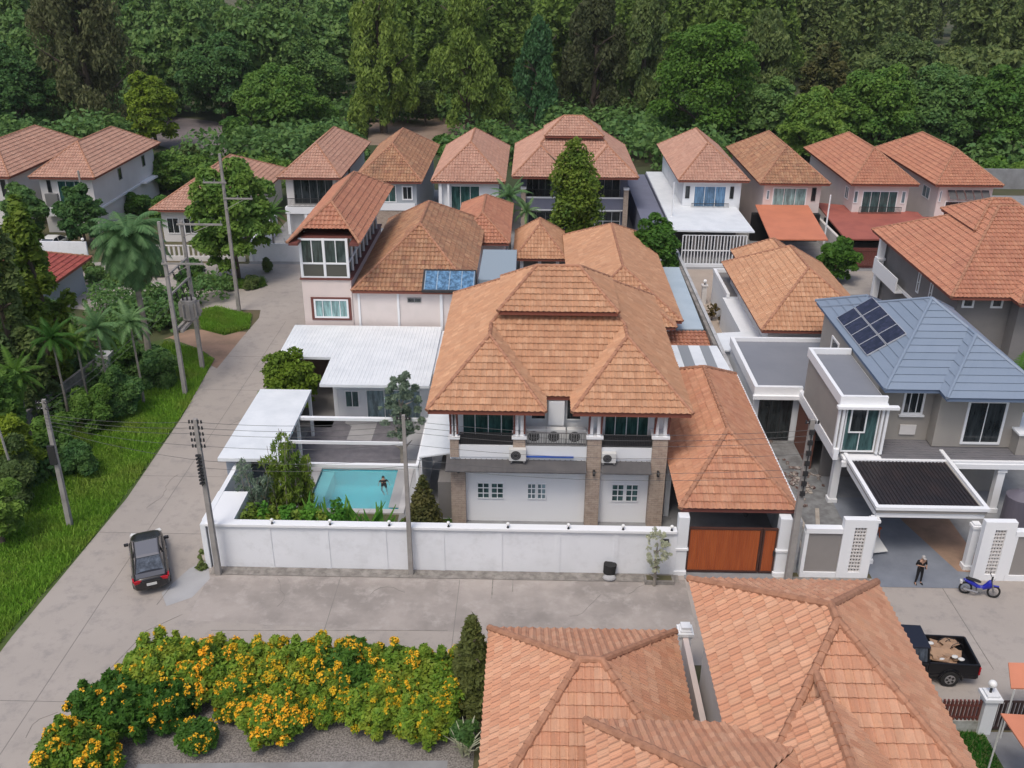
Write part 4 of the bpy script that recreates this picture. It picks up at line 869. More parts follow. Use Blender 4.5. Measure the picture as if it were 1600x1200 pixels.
k = MB().box(18.85,24,29.47,29.53,.1,.17).box(18.85,24,29.47,29.53,1.5,1.57); x = 18.9
while x < 24: k.box(x,x+.06,29.45,29.55,.17,1.5); x += .16
k.build('slats', surf('dark_brown_metal', (.05,.03,.028)), o)
for nm, c, lab in (('upper',[(19.25,30.1,3.0),(22.5,30.1,3.0),(22.3,29.1,2.6),(19.0,29.1,2.6)],'small salmon awning corner at the right picture edge above the gate'),('lower',[(17.65,27.2,3.1),(21,27.0,3.1),(21,23.5,2.5),(18.3,23.5,2.5)],'larger salmon awning at the bottom right corner')):
    o = empty('awning', (c[0][0],c[0][1],0), lab, 'awning'); v = c+[(p[0],p[1],p[2]-.06) for p in c]
    MB().add(v,[(3,2,1,0),(4,5,6,7),(0,1,5,4),(1,2,6,5),(2,3,7,6),(3,0,4,7)]).build('sheet', surf('salmon_sheet', (.58,.22,.13), (.5,.19,.11), .8) if nm=='upper' else bpy.data.materials['salmon_sheet'], o)
    p = c[3] if nm == 'upper' else c[0]
    MB().tube((p[0]+.15,p[1],0),(p[0]+.15,p[1],p[2]-.07),.035).build('post', m_plas, o)
# ================================================================== POLES AND WIRES
def pole(x, y, h, label, r0=.16, r1=.10, lean=(0,0), m=None, racks=0, arms=(), g='utility poles'):
    o = empty('utility_pole', (x, y, 0), label, 'utility pole', g)
    n = 4; tx, ty = lean; MB().tube((x,y,-.2),(x+tx,y+ty,h),r0*1.2,r1*1.2,n if r0 > .1 else 6).build('pole', m or m_polec, o)
    for i in range(racks):
        z = h-.15-i*.32; k = MB(); k.tube((x-.3,y-.05,z),(x+.3,y-.05,z),.025,n=6)
        k.build('bracket', m_grey, o)
        for s in (-.28,-.14,.14,.28): MB().tube((x+s,y-.05,z-.05),(x+s,y-.05,z+.1),.055,.04,8).build('insulator', m_dark, o)
    for (z, a, b2) in arms:
        k = MB().box(x+a,x+b2,y-.18,y-.08,z-.06,z+.06); k.tube((x,y-.13,z-.9),(x+b2*.7,y-.13,z-.05),.025,n=5); k.build('crossarm', m_polec, o)
        j = a+.1
        while j <= b2: MB().tube((x+j,y-.13,z+.06),(x+j,y-.13,z+.28),.05,.03,8).build('insulator', m_grey, o); j += (b2-a-.2)/2
    return o
pole(-15.57,39.0,8.8,'concrete utility pole at the street corner left of the white wall',racks=5)
bpy.data.objects['utility_pole']; k = MB().box(-15.63,-15.59,38.74,38.83,5.3,7.0)
for i in range(9): k.box(-15.72,-15.5,38.72,38.85,5.4+i*.19,5.48+i*.19)
k.build('spool_rack', m_dark, bpy.data.objects['utility_pole'])
pole(-5.88,39.3,9.0,'concrete utility pole standing against the middle of the white wall',r0=.14,r1=.09,racks=1)
p3 = pole(13.05,39.3,9.1,'mottled concrete utility pole right of the wooden gate',r0=.19,r1=.13,racks=1)
k = MB().box(13.03,13.07,39.07,39.12,5.0,8.6)
for i in range(7): k.box(12.93,13.17,39.05,39.16,8.4-i*.55,8.62-i*.55)
k.build('pole_slots', m_dark, p3)
pole(-24.92,43.0,7.7,'leaning concrete pole with black boxes on the grass verge',lean=(.1,0),racks=2)
k = MB().box(-25.1,-24.75,42.75,42.9,4.0,5.1); k.build('cable_box', m_dark, bpy.data.objects['utility_pole.003'])
ta = pole(-24.28,59.8,12.4,'nearer of the two tall transformer poles on the verge',r0=.17,r1=.11,arms=((9.6,-.2,2.6),))
tb = pole(-24.4,64.0,11.3,'farther of the two tall transformer poles on the verge',r0=.17,r1=.11,arms=((11.1,-.3,2.9),))
tr = empty('transformer', (-24.0,61.9,0), 'grey pole-mounted transformer on a platform between the two tall poles', 'transformer')
MB().tube((-23.9,61.9,4.9),(-23.9,61.9,6.3),.55,.55,16).build('tank', m_polec, tr); f = MB()
for i in range(10):
    a = i*math.pi/5; f.obox((-23.9+.64*math.cos(a),61.9+.64*math.sin(a),5.6),(.2,.05,1.0),rz=a)
f.build('cooling_fins', m_polec, tr); MB().box(-24.4,-24.2,59.7,64.1,4.6,4.8).box(-24.0,-23.8,59.9,64.0,4.6,4.8).build('platform', m_polec, tr)
f = MB()
for i in range(3): f.tube((-24.2+.3*i,61.7,6.3),(-24.2+.3*i,61.7,6.75),.07,.05)
f.build('bushing', m_dark, tr)
f = MB()
for z in (7.2,8.6): f.box(-24.42,-24.3,59.8,64,z,z+.12)
f.build('fuse_rail', m_polec, tr); f = MB()
for z in (7.2,8.6):
    for y in (60.9,62,63): f.tube((-24.3,y,z),(-24.15,y,z-.55),.07,.04)
f.build('fuse', m_dark, tr)
pole(-25.12,76.1,13.5,'tall concrete pole with crossarms in front of the big round tree',r0=.17,r1=.11,arms=((11.2,-1.6,.3),(9.9,-.1,2.3)))
pole(-46.9,96.9,7.4,'slim pole in front of the second house from the left',r0=.12,r1=.09,g=None)
pole(-28.3,44.7,5.2,'thin slanting post in the shrubs at the left picture edge',r0=.07,r1=.05,lean=(-.3,0),g=None)
pole(14.45,97.0,6.8,'thin white pole at the corner of the grilled lean-to yard',r0=.08,r1=.06,m=m_whiteclean,g=None)
pole(30.05,95.5,6.0,'thin white pole between the orange awning and red skirt roof',r0=.08,r1=.06,m=m_whiteclean,g=None)
m_wire = surf('wire_grey', (.09,.09,.09), rough=.7)
def wire(p, q, sag, label, r=.010):
    pts = []
    for i in range(15):
        t = i/14; pts.append((p[0]+(q[0]-p[0])*t, p[1]+(q[1]-p[1])*t, p[2]+(q[2]-p[2])*t-sag*4*t*(1-t)))
    c = MB().chain(pts, [r]*15, 5); cx = ((p[0]+q[0])/2, (p[1]+q[1])/2, 0)
    o = c.build('power_line', m_wire); tag(o, label, 'power line', 'overhead wires along the street')
for i, (z, dx) in enumerate(((8.65,-.28),(8.35,.14),(8.05,.28),(7.4,0),(6.6,0),(6.2,.1))):
    wire((-15.57+dx*0,38.95,z),(-5.88,39.25,z+.1),.25,ORD[i]+' wire from the top between the corner pole and the pole at the white wall')
    wire((-5.88,39.25,z+.1),(13.05,39.25,z-.1),.5,ORD[i]+' wire from the top between the pole at the white wall and the gate pole')
    if i < 5: wire((-24.9,42.9,6.9-i*.2),(-15.57,38.95,z),.2,ORD[i]+' wire from the top crossing the left street to the corner pole')
for i in range(2): wire((-24.9,42.9,7.4-.4*i),(-24.28,59.7,7.0-.4*i),.4,('upper','lower')[i]+' wire along the grass verge between the poles')

# ================================================================== VEHICLES
m_car = surf('dark_car_paint', (.022,.020,.021), rough=.25, spec=.6); m_cargrey = surf('car_boot_paint', (.10,.10,.11), rough=.3, spec=.6)
m_carglass = glass('car_glass', (.045,.055,.07), .08)
m_redl = surf('red_lamp', (.42,.01,.02), rough=.25); m_rim = surf('alloy_rim', (.35,.35,.36), rough=.35, metal=.6); m_truck = surf('black_truck_paint', (.008,.008,.010), rough=.3)
m_truckroof = surf('truck_roof', (.015,.017,.028), rough=.35)
def loft(secs, close=True):
    mb = MB(); n = len(secs[0]); v = [p for s in secs for p in s]; f = []
    for i in range(len(secs)-1):
        for j in range(n):
            k = (j+1) % n; f.append((i*n+j, i*n+k, (i+1)*n+k, (i+1)*n+j))
    f.append(tuple(range(n-1, -1, -1))); f.append(tuple(range((len(secs)-1)*n, len(secs)*n)))
    return mb.add(v, f)
def subs(o, lv=2):
    s = o.modifiers.new('s', 'SUBSURF'); s.levels = lv; s.render_levels = lv
    for p in o.data.polygons: p.use_smooth = True
    return o
def wheel(par, x, y, r, w, sg):
    o = MB().tube((x,y-w/2,r),(x,y+w/2,r),r,r,22).build('wheel', m_rubber, par, local=True, bevel=.03)
    k = MB().tube((x,y+sg*(w/2-.02),r),(x,y+sg*(w/2+.012),r),r*.62,r*.58,20).build('rim', m_rim, o, local=True)
    d = MB()
    for i in range(5):
        a = i*2*math.pi/5; d.obox((x+r*.35*math.cos(a),y+sg*(w/2+.012),r+r*.35*math.sin(a)),(.10,.012,.09),ry=-a)
    d.build('rim_slot', m_rubber, o, local=True)
def ring(x, w, zb, zt, tw=None, sh=.6):
    tw = tw or w*.86; zm = zb+(zt-zb)*sh
    return [(x,-w*.92,zb),(x,-w,zb+.12),(x,-w,zm),(x,-tw,zt),(x,-tw*.5,zt+.03),(x,tw*.5,zt+.03),(x,tw,zt),(x,w,zm),(x,w,zb+.12),(x,w*.92,zb)]
def sedan(loc, rz, label):
    o = empty('sedan_car', loc, label, 'car', None, rz)
    S = [ring(-2.33,.60,.40,.80),ring(-2.27,.80,.30,.95),ring(-2.0,.88,.24,1.03),ring(-1.5,.90,.22,1.04),ring(-.9,.90,.22,1.0),ring(0,.90,.22,.97),ring(.9,.90,.22,.95),ring(1.4,.89,.22,.90),ring(1.9,.86,.24,.82),ring(2.2,.76,.28,.72),ring(2.32,.55,.34,.60)]
    subs(loft(S).build('body', m_car, o, local=True))
    B = [(-1.95,-.70,.98),(-1.95,.70,.98),(1.25,.74,.93),(1.25,-.74,.93)]; Tp = [(-1.0,-.56,1.40),(-1.0,.56,1.40),(.25,.58,1.42),(.25,-.58,1.42)]
    gl = MB().add(B+Tp,[(3,2,1,0),(4,5,6,7),(0,1,5,4),(1,2,6,5),(2,3,7,6),(3,0,4,7)]).build('windows', m_carglass, o, local=True, bevel=.04)
    MB().add([(-1.12,-.57,1.385),(-1.12,.57,1.385),(.33,.60,1.40),(.33,-.60,1.40),(-.98,-.50,1.45),(-.98,.50,1.45),(.18,.52,1.47),(.18,-.52,1.47)],[(3,2,1,0),(4,5,6,7),(0,1,5,4),(1,2,6,5),(2,3,7,6),(3,0,4,7)]).build('roof_panel', surf('roof_paint', (.16,.16,.175), rough=.25, spec=.6), o, local=True, bevel=.03)
    p = MB()
    for s in (-1,1):
        for a, b in (((-1.9,s*.70,.99),(-1.05,s*.575,1.40)),((1.2,s*.745,.95),(.28,s*.60,1.41)),((-.35,s*.735,.98),(-.35,s*.59,1.42)),((-1.05,s*.58,1.4),(.3,s*.6,1.415))): p.tube(a,b,.035,n=6)
    p.build('window_pillars', m_car, o, local=True)
    MB().add([(-2.24,-.66,1.0),(-1.93,-.70,1.055),(-1.93,.70,1.055),(-2.24,.66,1.0)],[(3,2,1,0)]).build('boot_lid', m_cargrey, o, local=True)
    for s in (-1,1):
        MB().obox((-2.27,s*.60,.84),(.10,.40,.15),rz=s*.22).obox((-2.10,s*.83,.86),(.28,.08,.13),rz=s*.1).build('tail_light', m_redl, o, local=True, bevel=.02)
        MB().obox((2.14,s*.62,.66),(.25,.32,.11),rz=-s*.35).build('headlight', m_plas, o, local=True, bevel=.02)
        MB().obox((.85,s*1.0,1.0),(.13,.22,.14)).build('mirror', m_car, o, local=True, bevel=.03)
        for x in (1.42,-1.40): wheel(o,x,s*.80,.33,.22,s)
        for x in (.25,-.75): MB().obox((x,s*.905,.83),(.16,.03,.03)).build('door_handle', m_rim, o, local=True)
    MB().box(-2.36,-2.31,-.24,.24,.60,.72).build('number_plate', m_plas, o, local=True)
    MB().box(-2.35,-2.28,-.42,.42,.78,.84).build('boot_trim', m_dark, o, local=True)
    return o
sc = sedan((-19.2,39.45,0), R(90+24), 'dark sedan with red tail lights turning at the street corner')
def pickup(loc, rz):
    o = empty('pickup_truck', loc, 'black pickup truck with loaded open bed parked behind the near tiled roof', 'pickup truck', None, rz)
    S = [ring(.2,.90,.40,1.02),ring(1.3,.90,.40,1.02),ring(2.0,.88,.42,.98),ring(2.45,.82,.45,.88),ring(2.6,.65,.5,.75)]
    subs(loft(S).build('bonnet', m_truck, o, local=True),1)
    MB().box(-2.55,.3,-.90,.90,.42,.62).box(-.55,.3,-.9,.9,.62,1.05).build('body', m_truck, o, local=True, bevel=.03)
    MB().box(-2.55,-.56,-.90,-.82,.62,1.10).box(-2.55,-.56,.82,.90,.62,1.10).box(-2.60,-2.50,-.88,.88,.45,1.08).box(-.62,-.55,-.82,.82,.62,1.15).build('bed_side', m_truck, o, local=True, bevel=.02)
    B = [(-.55,-.80,1.04),(-.55,.80,1.04),(1.35,.78,1.0),(1.35,-.78,1.0)]; Tp = [(-.50,-.66,1.62),(-.50,.66,1.62),(.6,.66,1.63),(.6,-.66,1.63)]
    MB().add(B+Tp,[(3,2,1,0),(4,5,6,7),(0,1,5,4),(1,2,6,5),(2,3,7,6),(3,0,4,7)]).build('windows', m_carglass, o, local=True, bevel=.03)
    MB().box(-.58,.68,-.70,.70,1.615,1.68).build('roof_panel', m_truckroof, o, local=True, bevel=.03)
    p = MB()
    for s in (-1,1):
        for a, b in (((-.55,s*.8,1.04),(-.5,s*.66,1.62)),((1.35,s*.78,1.0),(.6,s*.66,1.63)),((.3,s*.8,1.03),(.25,s*.67,1.62))): p.tube(a,b,.05,n=6)
        MB().obox((-.1,s*.92,.88),(.2,.03,.04)).build('door_handle', m_rim, o, local=True)
        MB().box(-2.62,-2.56,s*.88-.12,s*.88+.04,.65,1.0).build('tail_light', m_redl, o, local=True)
        for x in (1.65,-1.5): wheel(o,x,s*.80,.36,.26,s)
        f = MB(); f.chain([(-1.5+.46*math.cos(a),s*.905,.36+.46*math.sin(a)) for a in [math.pi*i/10 for i in range(11)]],[.045]*11,6); f.build('wheel_arch', m_truck, o, local=True)
    p.build('window_pillars', m_truck, o, local=True)
    return o
pk = pickup((16.65,33.0,0), R(180-3)); pk.scale = (1.05,1.06,1.12); sc.scale = (1.05,.98,1.05)
m_card = surf('scrap_wood', (.42,.27,.17), (.30,.19,.12), 2, .35, .65)
ld = empty('scrap_load', (18.2,33.0,.65), 'pile of cardboard and white sacks lying in the open bed of the black pickup', 'load')
k = MB(); random.seed(3)
for i in range(26): k.obox((18.15+random.uniform(-.65,.6),33.0+random.uniform(-.55,.55),.75+random.uniform(0,.4)),(random.uniform(.4,.9),random.uniform(.25,.6),.03),rz=random.uniform(0,3),rx=random.uniform(-.3,.3),ry=random.uniform(-.3,.3))
k.build('boards', m_card, ld); k = MB()
for p in ((17.75,33.4,1.15),(18.75,32.5,1.05),(18.5,32.6,1.1),(17.9,32.4,1.1)): k.ball(p,(.15,.11,.06),10,6)
k.build('sacks', m_plas, ld, smooth=True)
k = MB()
for c in ((18.7,33.5),(18.85,33.2),(18.4,33.55)): k.chain([(c[0]+.28*math.cos(a),c[1],1.05+.28*math.sin(a)) for a in [math.pi*i/8 for i in range(9)]],[.015]*9,5)
k.build('wire_hoops', m_dark, ld)
def motorbike(loc, rz, label, col, small=False):
    o = empty('motorbike', loc, label, 'motorbike', None, rz); o.scale = (1.03,1.1,1.18)
    for x in (-.62,.62):
        t = MB(); pts = [(x+.26*math.cos(a),0,.28+.26*math.sin(a)) for a in [2*math.pi*i/20 for i in range(21)]]; t.chain(pts,[.045]*21,8); wo = t.build('wheel', m_rubber, o, local=True, smooth=True)
        s = MB().tube((x,-.05,.28),(x,.05,.28),.06,n=10)
        for i in range(8): a = i*math.pi/4; s.tube((x,0,.28),(x+.23*math.cos(a),0,.28+.23*math.sin(a)),.009,n=4)
        s.build('spokes', m_rim, wo, local=True)
    MB().tube((.62,.07,.28),(.42,.07,.82),.03).tube((.62,-.07,.28),(.42,-.07,.82),.03).build('fork', m_grey, o, local=True)
    sec = lambda x, w, z0, z1: [(x,-w,z0),(x,w,z0),(x,w*.8,z1),(x,-w*.8,z1)]
    subs(loft([sec(.52,.10,.42,.60),sec(.40,.17,.40,.92),(sec(.28,.15,.34,.82)),sec(.12,.13,.30,.46),sec(-.1,.12,.30,.50),sec(-.3,.13,.42,.66),sec(-.62,.12,.55,.72),sec(-.82,.06,.66,.74)]).build('fairing', col, o, local=True),1)
    subs(loft([sec(.02,.10,.60,.70),sec(-.2,.14,.66,.76),sec(-.5,.14,.70,.79),sec(-.75,.09,.74,.82)]).build('seat', m_rubber, o, local=True),1)
    MB().box(-.15,.12,-.12,.12,.2,.42).build('engine', m_grey, o, local=True, bevel=.03)
    MB().tube((-.1,-.15,.22),(-.75,-.17,.32),.045,.055,10).build('exhaust', m_rim, o, local=True)
    h = MB().tube((.36,-.32,.98),(.42,0,.95),.018).tube((.42,0,.95),(.36,.32,.98),.018).tube((.42,0,.6),(.41,0,.98),.03); h.build('handlebar', m_dark, o, local=True)
    for s in (-1,1): MB().tube((.38,s*.25,.98),(.36,s*.3,1.15),.008).ball((.36,s*.3,1.17),(.015,.06,.04)).build('mirror', m_dark, o, local=True)
    MB().ball((.50,0,.93),(.08,.10,.08)).build('headlight', m_plas, o, local=True, smooth=True)
    MB().obox((.62,0,.57),(.36,.10,.025)).build('front_mudguard', col, o, local=True, bevel=.01); MB().box(-.92,-.82,-.09,.09,.5,.62).build('number_plate', m_plas, o, local=True)
    MB().tube((-.05,.1,.2),(-.08,.28,.01),.014).build('side_stand', m_dark, o, local=True)
    return o
motorbike((22.15,38.4,0), R(-14), 'blue and black motorbike standing on the street before the lattice pillar', surf('blue_bike_paint', (.012,.018,.33), rough=.3, spec=.6))
motorbike((-25.2,93.0,0), R(60), 'small grey motorbike parked inside the white gated yard beyond the back street', surf('grey_bike_paint', (.2,.2,.2), rough=.4))
motorbike((-24.2,93.4,0), R(70), 'black motorbike beside the small grey one in the white gated yard', m_car)
cw = sedan((-49.2,93.6,0), R(90), 'white car parked behind the low white wall of the left rear house')
for c in [cw]+list(cw.children):
    if c.type == 'MESH' and c.data.materials and c.data.materials[0] in (m_car, m_cargrey, bpy.data.materials['roof_paint.001']): c.data.materials[0] = m_plas

# ================================================================== PEOPLE
def skin_mesh(name, joints, bones, mat, parent, local=True, lv=2, rootj=0):
    me = bpy.data.meshes.new(name); me.from_pydata([j[0] for j in joints], bones, []); me.materials.append(mat); o = link(name, me, parent)
    sk = o.modifiers.new('skin', 'SKIN'); sk.use_smooth_shade = True
    for i, j in enumerate(joints):
        r = j[1]; me.skin_vertices[0].data[i].radius = r if isinstance(r, tuple) else (r, r)
        me.skin_vertices[0].data[i].use_root = (i == rootj)
    s = o.modifiers.new('sub', 'SUBSURF'); s.levels = lv; s.render_levels = lv
    dg = bpy.context.evaluated_depsgraph_get(); ev = o.evaluated_get(dg); m2 = bpy.data.meshes.new_from_object(ev); m2.materials.clear(); m2.materials.append(mat)
    o.modifiers.clear(); o.data = m2
    for p in m2.polygons: p.use_smooth = True
    return o
def hand(parent, base, d, side):
    d = Vector(d).normalized(); s = d.cross(Vector((0,0,1))); s = s.normalized() if s.length > .1 else Vector((0,1,0)); b = Vector(base)
    J = [(b, .026), (b+d*.05, (.040,.018))]; E = [(0,1)]
    for k, (off, ln) in enumerate(((-.030,.062),(-.010,.072),(.010,.070),(.030,.052))):
        n = len(J); c = d.cross(s)*(-.012*(k % 2)); J += [(b+d*.075+s*off,.010),(b+d*(.075+ln*.55)+s*off*1.1+c,.0085),(b+d*(.075+ln)+s*off*1.1+c*2.6-d*.01,.007)]; E += [(1,n),(n,n+1),(n+1,n+2)]
    n = len(J); J += [(b+d*.035+s*.048*side,.012),(b+d*.07+s*.066*side,.009)]; E += [(0,n),(n,n+1)]
    return J, E
def figure(o, P, skin, shirt, trousers, hair=m_hair, cap=None):
    """P: joint positions; body is ONE skinned surface, clothes are slightly larger skinned shells"""
    names = ['pelvis','waist','chest','neck','head0','head1','shL','elL','wrL','shR','elR','wrR','hipL','knL','anL','toL','hipR','knR','anR','toR']
    rad = dict(pelvis=(.15,.11),waist=(.13,.095),chest=(.16,.11),neck=(.055,.055),head0=(.08,.09),head1=(.075,.085),shL=.06,elL=.042,wrL=.028,shR=.06,elR=.042,wrR=.028,hipL=.085,knL=.056,anL=.036,toL=.033,hipR=.085,knR=.056,anR=.036,toR=.033)
    J = [(P[n], rad[n]) for n in names]; ix = {n: i for i, n in enumerate(names)}
    E = [(ix[a],ix[b]) for a, b in (('pelvis','waist'),('waist','chest'),('chest','neck'),('neck','head0'),('head0','head1'),('chest','shL'),('shL','elL'),('elL','wrL'),('chest','shR'),('shR','elR'),('elR','wrR'),('pelvis','hipL'),('hipL','knL'),('knL','anL'),('anL','toL'),('pelvis','hipR'),('hipR','knR'),('knR','anR'),('anR','toR'))]
    for sd in ('L','R'):
        d = Vector(P['wr'+sd])-Vector(P['el'+sd]); hj, he = hand(o, Vector(P['wr'+sd])+d.normalized()*.03, d, 1 if sd == 'L' else -1)
        n = len(J); J += hj; E += [(a+n,b+n) for a, b in he]; E.append((ix['wr'+sd], n))
    body = skin_mesh('body', J, E, skin, o, lv=1)
    h0 = Vector(P['head0']); h1 = Vector(P['head1']); up = (h1-h0).normalized(); fw = Vector(P['face']).normalized(); sdv = up.cross(fw)
    for s in (-1,1):
        MB().ball(h0+up*.05+fw*.088+sdv*s*.033,.011,8,5).build('eye', m_rubber, o, local=True); MB().ball(h0+up*.03+sdv*s*.088,(.018,.018,.03),8,5).build('ear', skin, o, local=True)
    MB().tube(h0+up*.055+fw*.085,h0+up*.012+fw*.112,.009,.017,6).build('nose', skin, o, local=True); MB().obox(h0-up*.022+fw*.088,(.02,.045,.010),rz=math.atan2(fw.y,fw.x)).build('mouth', surf('lips', (.25,.09,.08)), o, local=True)
    c = h0+up*.075-fw*.014
    hb = MB().ball((0,0,0),(.100,.093,.098),14,9); hb.xf(Matrix.Translation(c) @ Matrix((fw, sdv, up)).transposed().to_4x4()).build('cap' if cap else 'hair', cap or hair, o, local=True, smooth=True)
    if cap: MB().obox(h0+up*.10+fw*.12,(.12,.13,.012),rz=math.atan2(fw.y,fw.x)).build('cap_brim', cap, o, local=True)
    k = 1.16
    def shell(nm, ns, es, m, grow, extra={}):
        J = [(P[n] if isinstance(n, str) else n, extra.get(n, tuple(q*grow for q in (rad[n] if isinstance(rad[n], tuple) else (rad[n],rad[n]))))) for n in ns]
        return skin_mesh(nm, J, es, m, o, lv=1)
    if shirt: shell('shirt', ['pelvis','waist','chest','shL','elL','shR','elR'], [(0,1),(1,2),(2,3),(3,4),(2,5),(5,6)], shirt, k)
    if trousers: shell('trousers', ['waist','pelvis','hipL','knL','anL','hipR','knR','anR'], [(0,1),(1,2),(2,3),(3,4),(1,5),(5,6),(6,7)], trousers, 1.14, )
    return body
m_blackc = surf('black_cloth', (.010,.010,.012), rough=.9)
# man standing on the driveway, facing the camera (-Y), looking at his hands
o = empty('person', (19.5,39.25,.012), 'person in black clothes and pale cap standing on the tiled driveway, looking down at hands', 'person', None, R(8))
P = dict(pelvis=(0,0,.92),waist=(0,0,1.08),chest=(0,.0,1.30),neck=(0,-.015,1.46),head0=(0,-.035,1.53),head1=(0,-.06,1.62),shL=(.19,0,1.38),elL=(.27,.0,1.10),wrL=(.16,-.20,1.08),shR=(-.19,0,1.38),elR=(-.27,.02,1.12),wrR=(-.10,-.22,1.20),
    hipL=(.09,0,.86),knL=(.12,-.03,.47),anL=(.14,.0,.08),toL=(.16,-.15,.04),hipR=(-.09,0,.86),knR=(-.12,-.04,.47),anR=(-.15,-.02,.08),toR=(-.18,-.17,.04),face=(0,-1,-.35))
figure(o, {k: Vector(v) for k, v in P.items()}, m_skin, m_blackc, m_blackc, cap=surf('pale_cap', (.4,.38,.36)))
for s in (-1,1): MB().ball((s*.155,-.08-.01*s,.045),(.05,.13,.045),10,6).build('shoe', m_rubber, o, local=True, smooth=True)
MB().obox((.03,-.31,1.17),(.075,.012,.14),rx=R(-35)).build('phone', m_dark, o, local=True)
# swimmer
o = empty('person', (-8.55,48.1,-.12), 'swimmer with black hair and dark swimsuit floating in the turquoise pool', 'person', None, R(-78))
P = dict(pelvis=(.05,0,-.02),waist=(.2,0,-.01),chest=(.42,0,.0),neck=(.56,0,.03),head0=(.62,0,.06),head1=(.73,0,.08),shL=(.48,.18,0),elL=(.30,.27,-.03),wrL=(.10,.30,-.04),shR=(.48,-.18,0),elR=(.28,-.30,-.05),wrR=(.08,-.34,-.06),
    hipL=(-.05,.09,-.02),knL=(-.42,.15,-.10),anL=(-.80,.05,-.14),toL=(-.95,.05,-.16),hipR=(-.05,-.09,-.02),knR=(-.45,-.12,-.05),anR=(-.85,-.14,-.08),toR=(-1.0,-.14,-.1),face=(.25,0,-1))
o.rotation_euler = (0,0,R(102)); o.location = (-8.55,48.1,-.10)
figure(o, {k: Vector(v) for k, v in P.items()}, m_skin, m_blackc, m_blackc)

# ================================================================== SMALL THINGS
o = empty('black_basket', (4.1,39.35,0), 'round black basket on a pale sack at the foot of the white wall', 'basket')
MB().tube((4.1,39.35,.25),(4.15,39.4,.75),.30,.33,14).build('basket', m_rubber, o); MB().ball((4.1,39.1,.15),(.34,.26,.16),10,6).build('sack', m_newconc, o)
o = empty('planter_tray', (6.5,39.0,0), 'low weathered concrete trough under the small white flowering tree', 'planter')
MB().box(5.85,7.3,38.75,39.35,0,.22).build('trough', m_dirtycon, o); MB().box(5.95,7.2,38.85,39.25,.22,.225).build('soil', m_earth, o)
random.seed(11)
wp = surf('pale_timber', (.42,.38,.33), (.32,.28,.24), 2)
for i, (a, b, t) in enumerate((((14.6,41.2),(14.2,45.2),'long pale plank on the work site slab, nearest to the wooden gate roof'),((15.3,41.0),(15.0,46.5),'long grey plank lying second from the gate on the work site slab'),((15.7,43.5),(16.3,46.0),'short plank beside the white column of the work site'),((16.4,47.6),(15.9,50.0),'pale board lying near the work site doorway'))):
    d = Vector((b[0]-a[0], b[1]-a[1])); o = MB().obox(((a[0]+b[0])/2,(a[1]+b[1])/2,.06),(d.length,.22,.05),rz=math.atan2(d.y,d.x)).build('plank', wp); tag(o, t, 'plank', 'planks on the work site')
o = empty('sawhorse', (18.4,43.2,0), 'small brown wooden trestle under the black carport roof edge', 'trestle')
MB().box(17.95,18.9,43.15,43.25,.6,.7).build('beam', m_wood, o)
for x in (18.05,18.8):
    for s in (-1,1): MB().tube((x,43.2,.6),(x,43.2+s*.3,.02),.03).build('leg', m_wood, o)
k = empty('rubble_pile', (15.9,49.5,0), 'heap of building rubble on the floor before the dark glass doors', 'rubble'); q = MB()
for i in range(60): q.obox((15.8+random.gauss(0,.7),49.3+random.gauss(0,1.3),.08),(random.uniform(.1,.35),random.uniform(.08,.25),random.uniform(.05,.2)),rz=random.uniform(0,3),rx=random.uniform(-.4,.4))
q.build('rubble', surf('rubble', (.36,.33,.30), (.12,.07,.06), 4, .4, .6), k)['kind'] = 'stuff'
o = empty('water_tank', (25.9,43.6,0), 'grey upright water tank at the right picture edge behind the panelled wall', 'water tank')
MB().tube((26.6,44.5,0),(26.6,44.5,2.0),.75,.75,24).tube((26.6,44.5,2.0),(26.6,44.5,2.35),.75,.2,24).build('tank', surf('grey_plastic', (.13,.12,.15), rough=.5), o, smooth=False)
o = empty('board_shelter', (18.2,41.6,0), 'pale board leaning beside the left column of the tiled driveway', 'board')
MB().obox((18.15,42.2,.35),(1.1,1.3,.04),rx=R(12),rz=.2).build('board', m_plas, o)
# far left low walls
o = empty('yard_wall', (-48,91,0), 'low white wall in front of the white parked car on the left', 'wall'); MB().box(-51.5,-44.6,90.9,91.1,0,1.6).build('wall', m_fence, o)
for x in (-51.3,-44.9): MB().ball((x,91,1.85),.16).build('lamp_globe', m_lamp, o)
o = empty('yard_gate', (-24.4,90.4,0), 'white solid gate and wall left of the glazed tower across the back street', 'gate'); MB().box(-27.9,-20.5,90.3,90.45,0,1.8).box(-28.0,-27.85,90.4,101,0,2.0).build('panel', m_fence, o); MB().box(-28.1,-27.75,90.2,90.55,0,2.2).build('post', m_whiteclean, o)
o = empty('baluster_fence', (-34,90,0), 'grey fence with pale balusters behind the big round tree', 'fence'); q = MB().box(-41,-28.5,90.1,90.3,0,.5).box(-41,-28.5,90.12,90.28,1.5,1.6)
for i in range(26): q.box(-40.9+i*.48,-40.7+i*.48,90.15,90.25,.5,1.5)
q.build('balusters', m_cream, o)
o = empty('old_wall', (-31.6,56.5,0), 'weathered grey wall slanting through the shrubs at the left', 'wall'); MB().add([(-32.1,52.0,0),(-31.9,52.0,0),(-30.9,61.8,0),(-31.1,61.8,0),(-32.1,52.0,1.9),(-31.9,52.0,1.9),(-30.9,61.8,1.9),(-31.1,61.8,1.9)],[(3,2,1,0),(4,5,6,7),(0,1,5,4),(1,2,6,5),(2,3,7,6),(3,0,4,7)]).build('wall', m_dirtycon, o)
MB().box(-30.9,-29.9,61.0,62.0,0,2.3).build('end_post', m_cream, o)
o = empty('cement_yard_wall', (56,128,0), 'low grey boundary wall behind the last rear house on the right', 'wall'); MB().box(44,95,124.5,124.8,0,2.6).build('wall', m_slab, o)
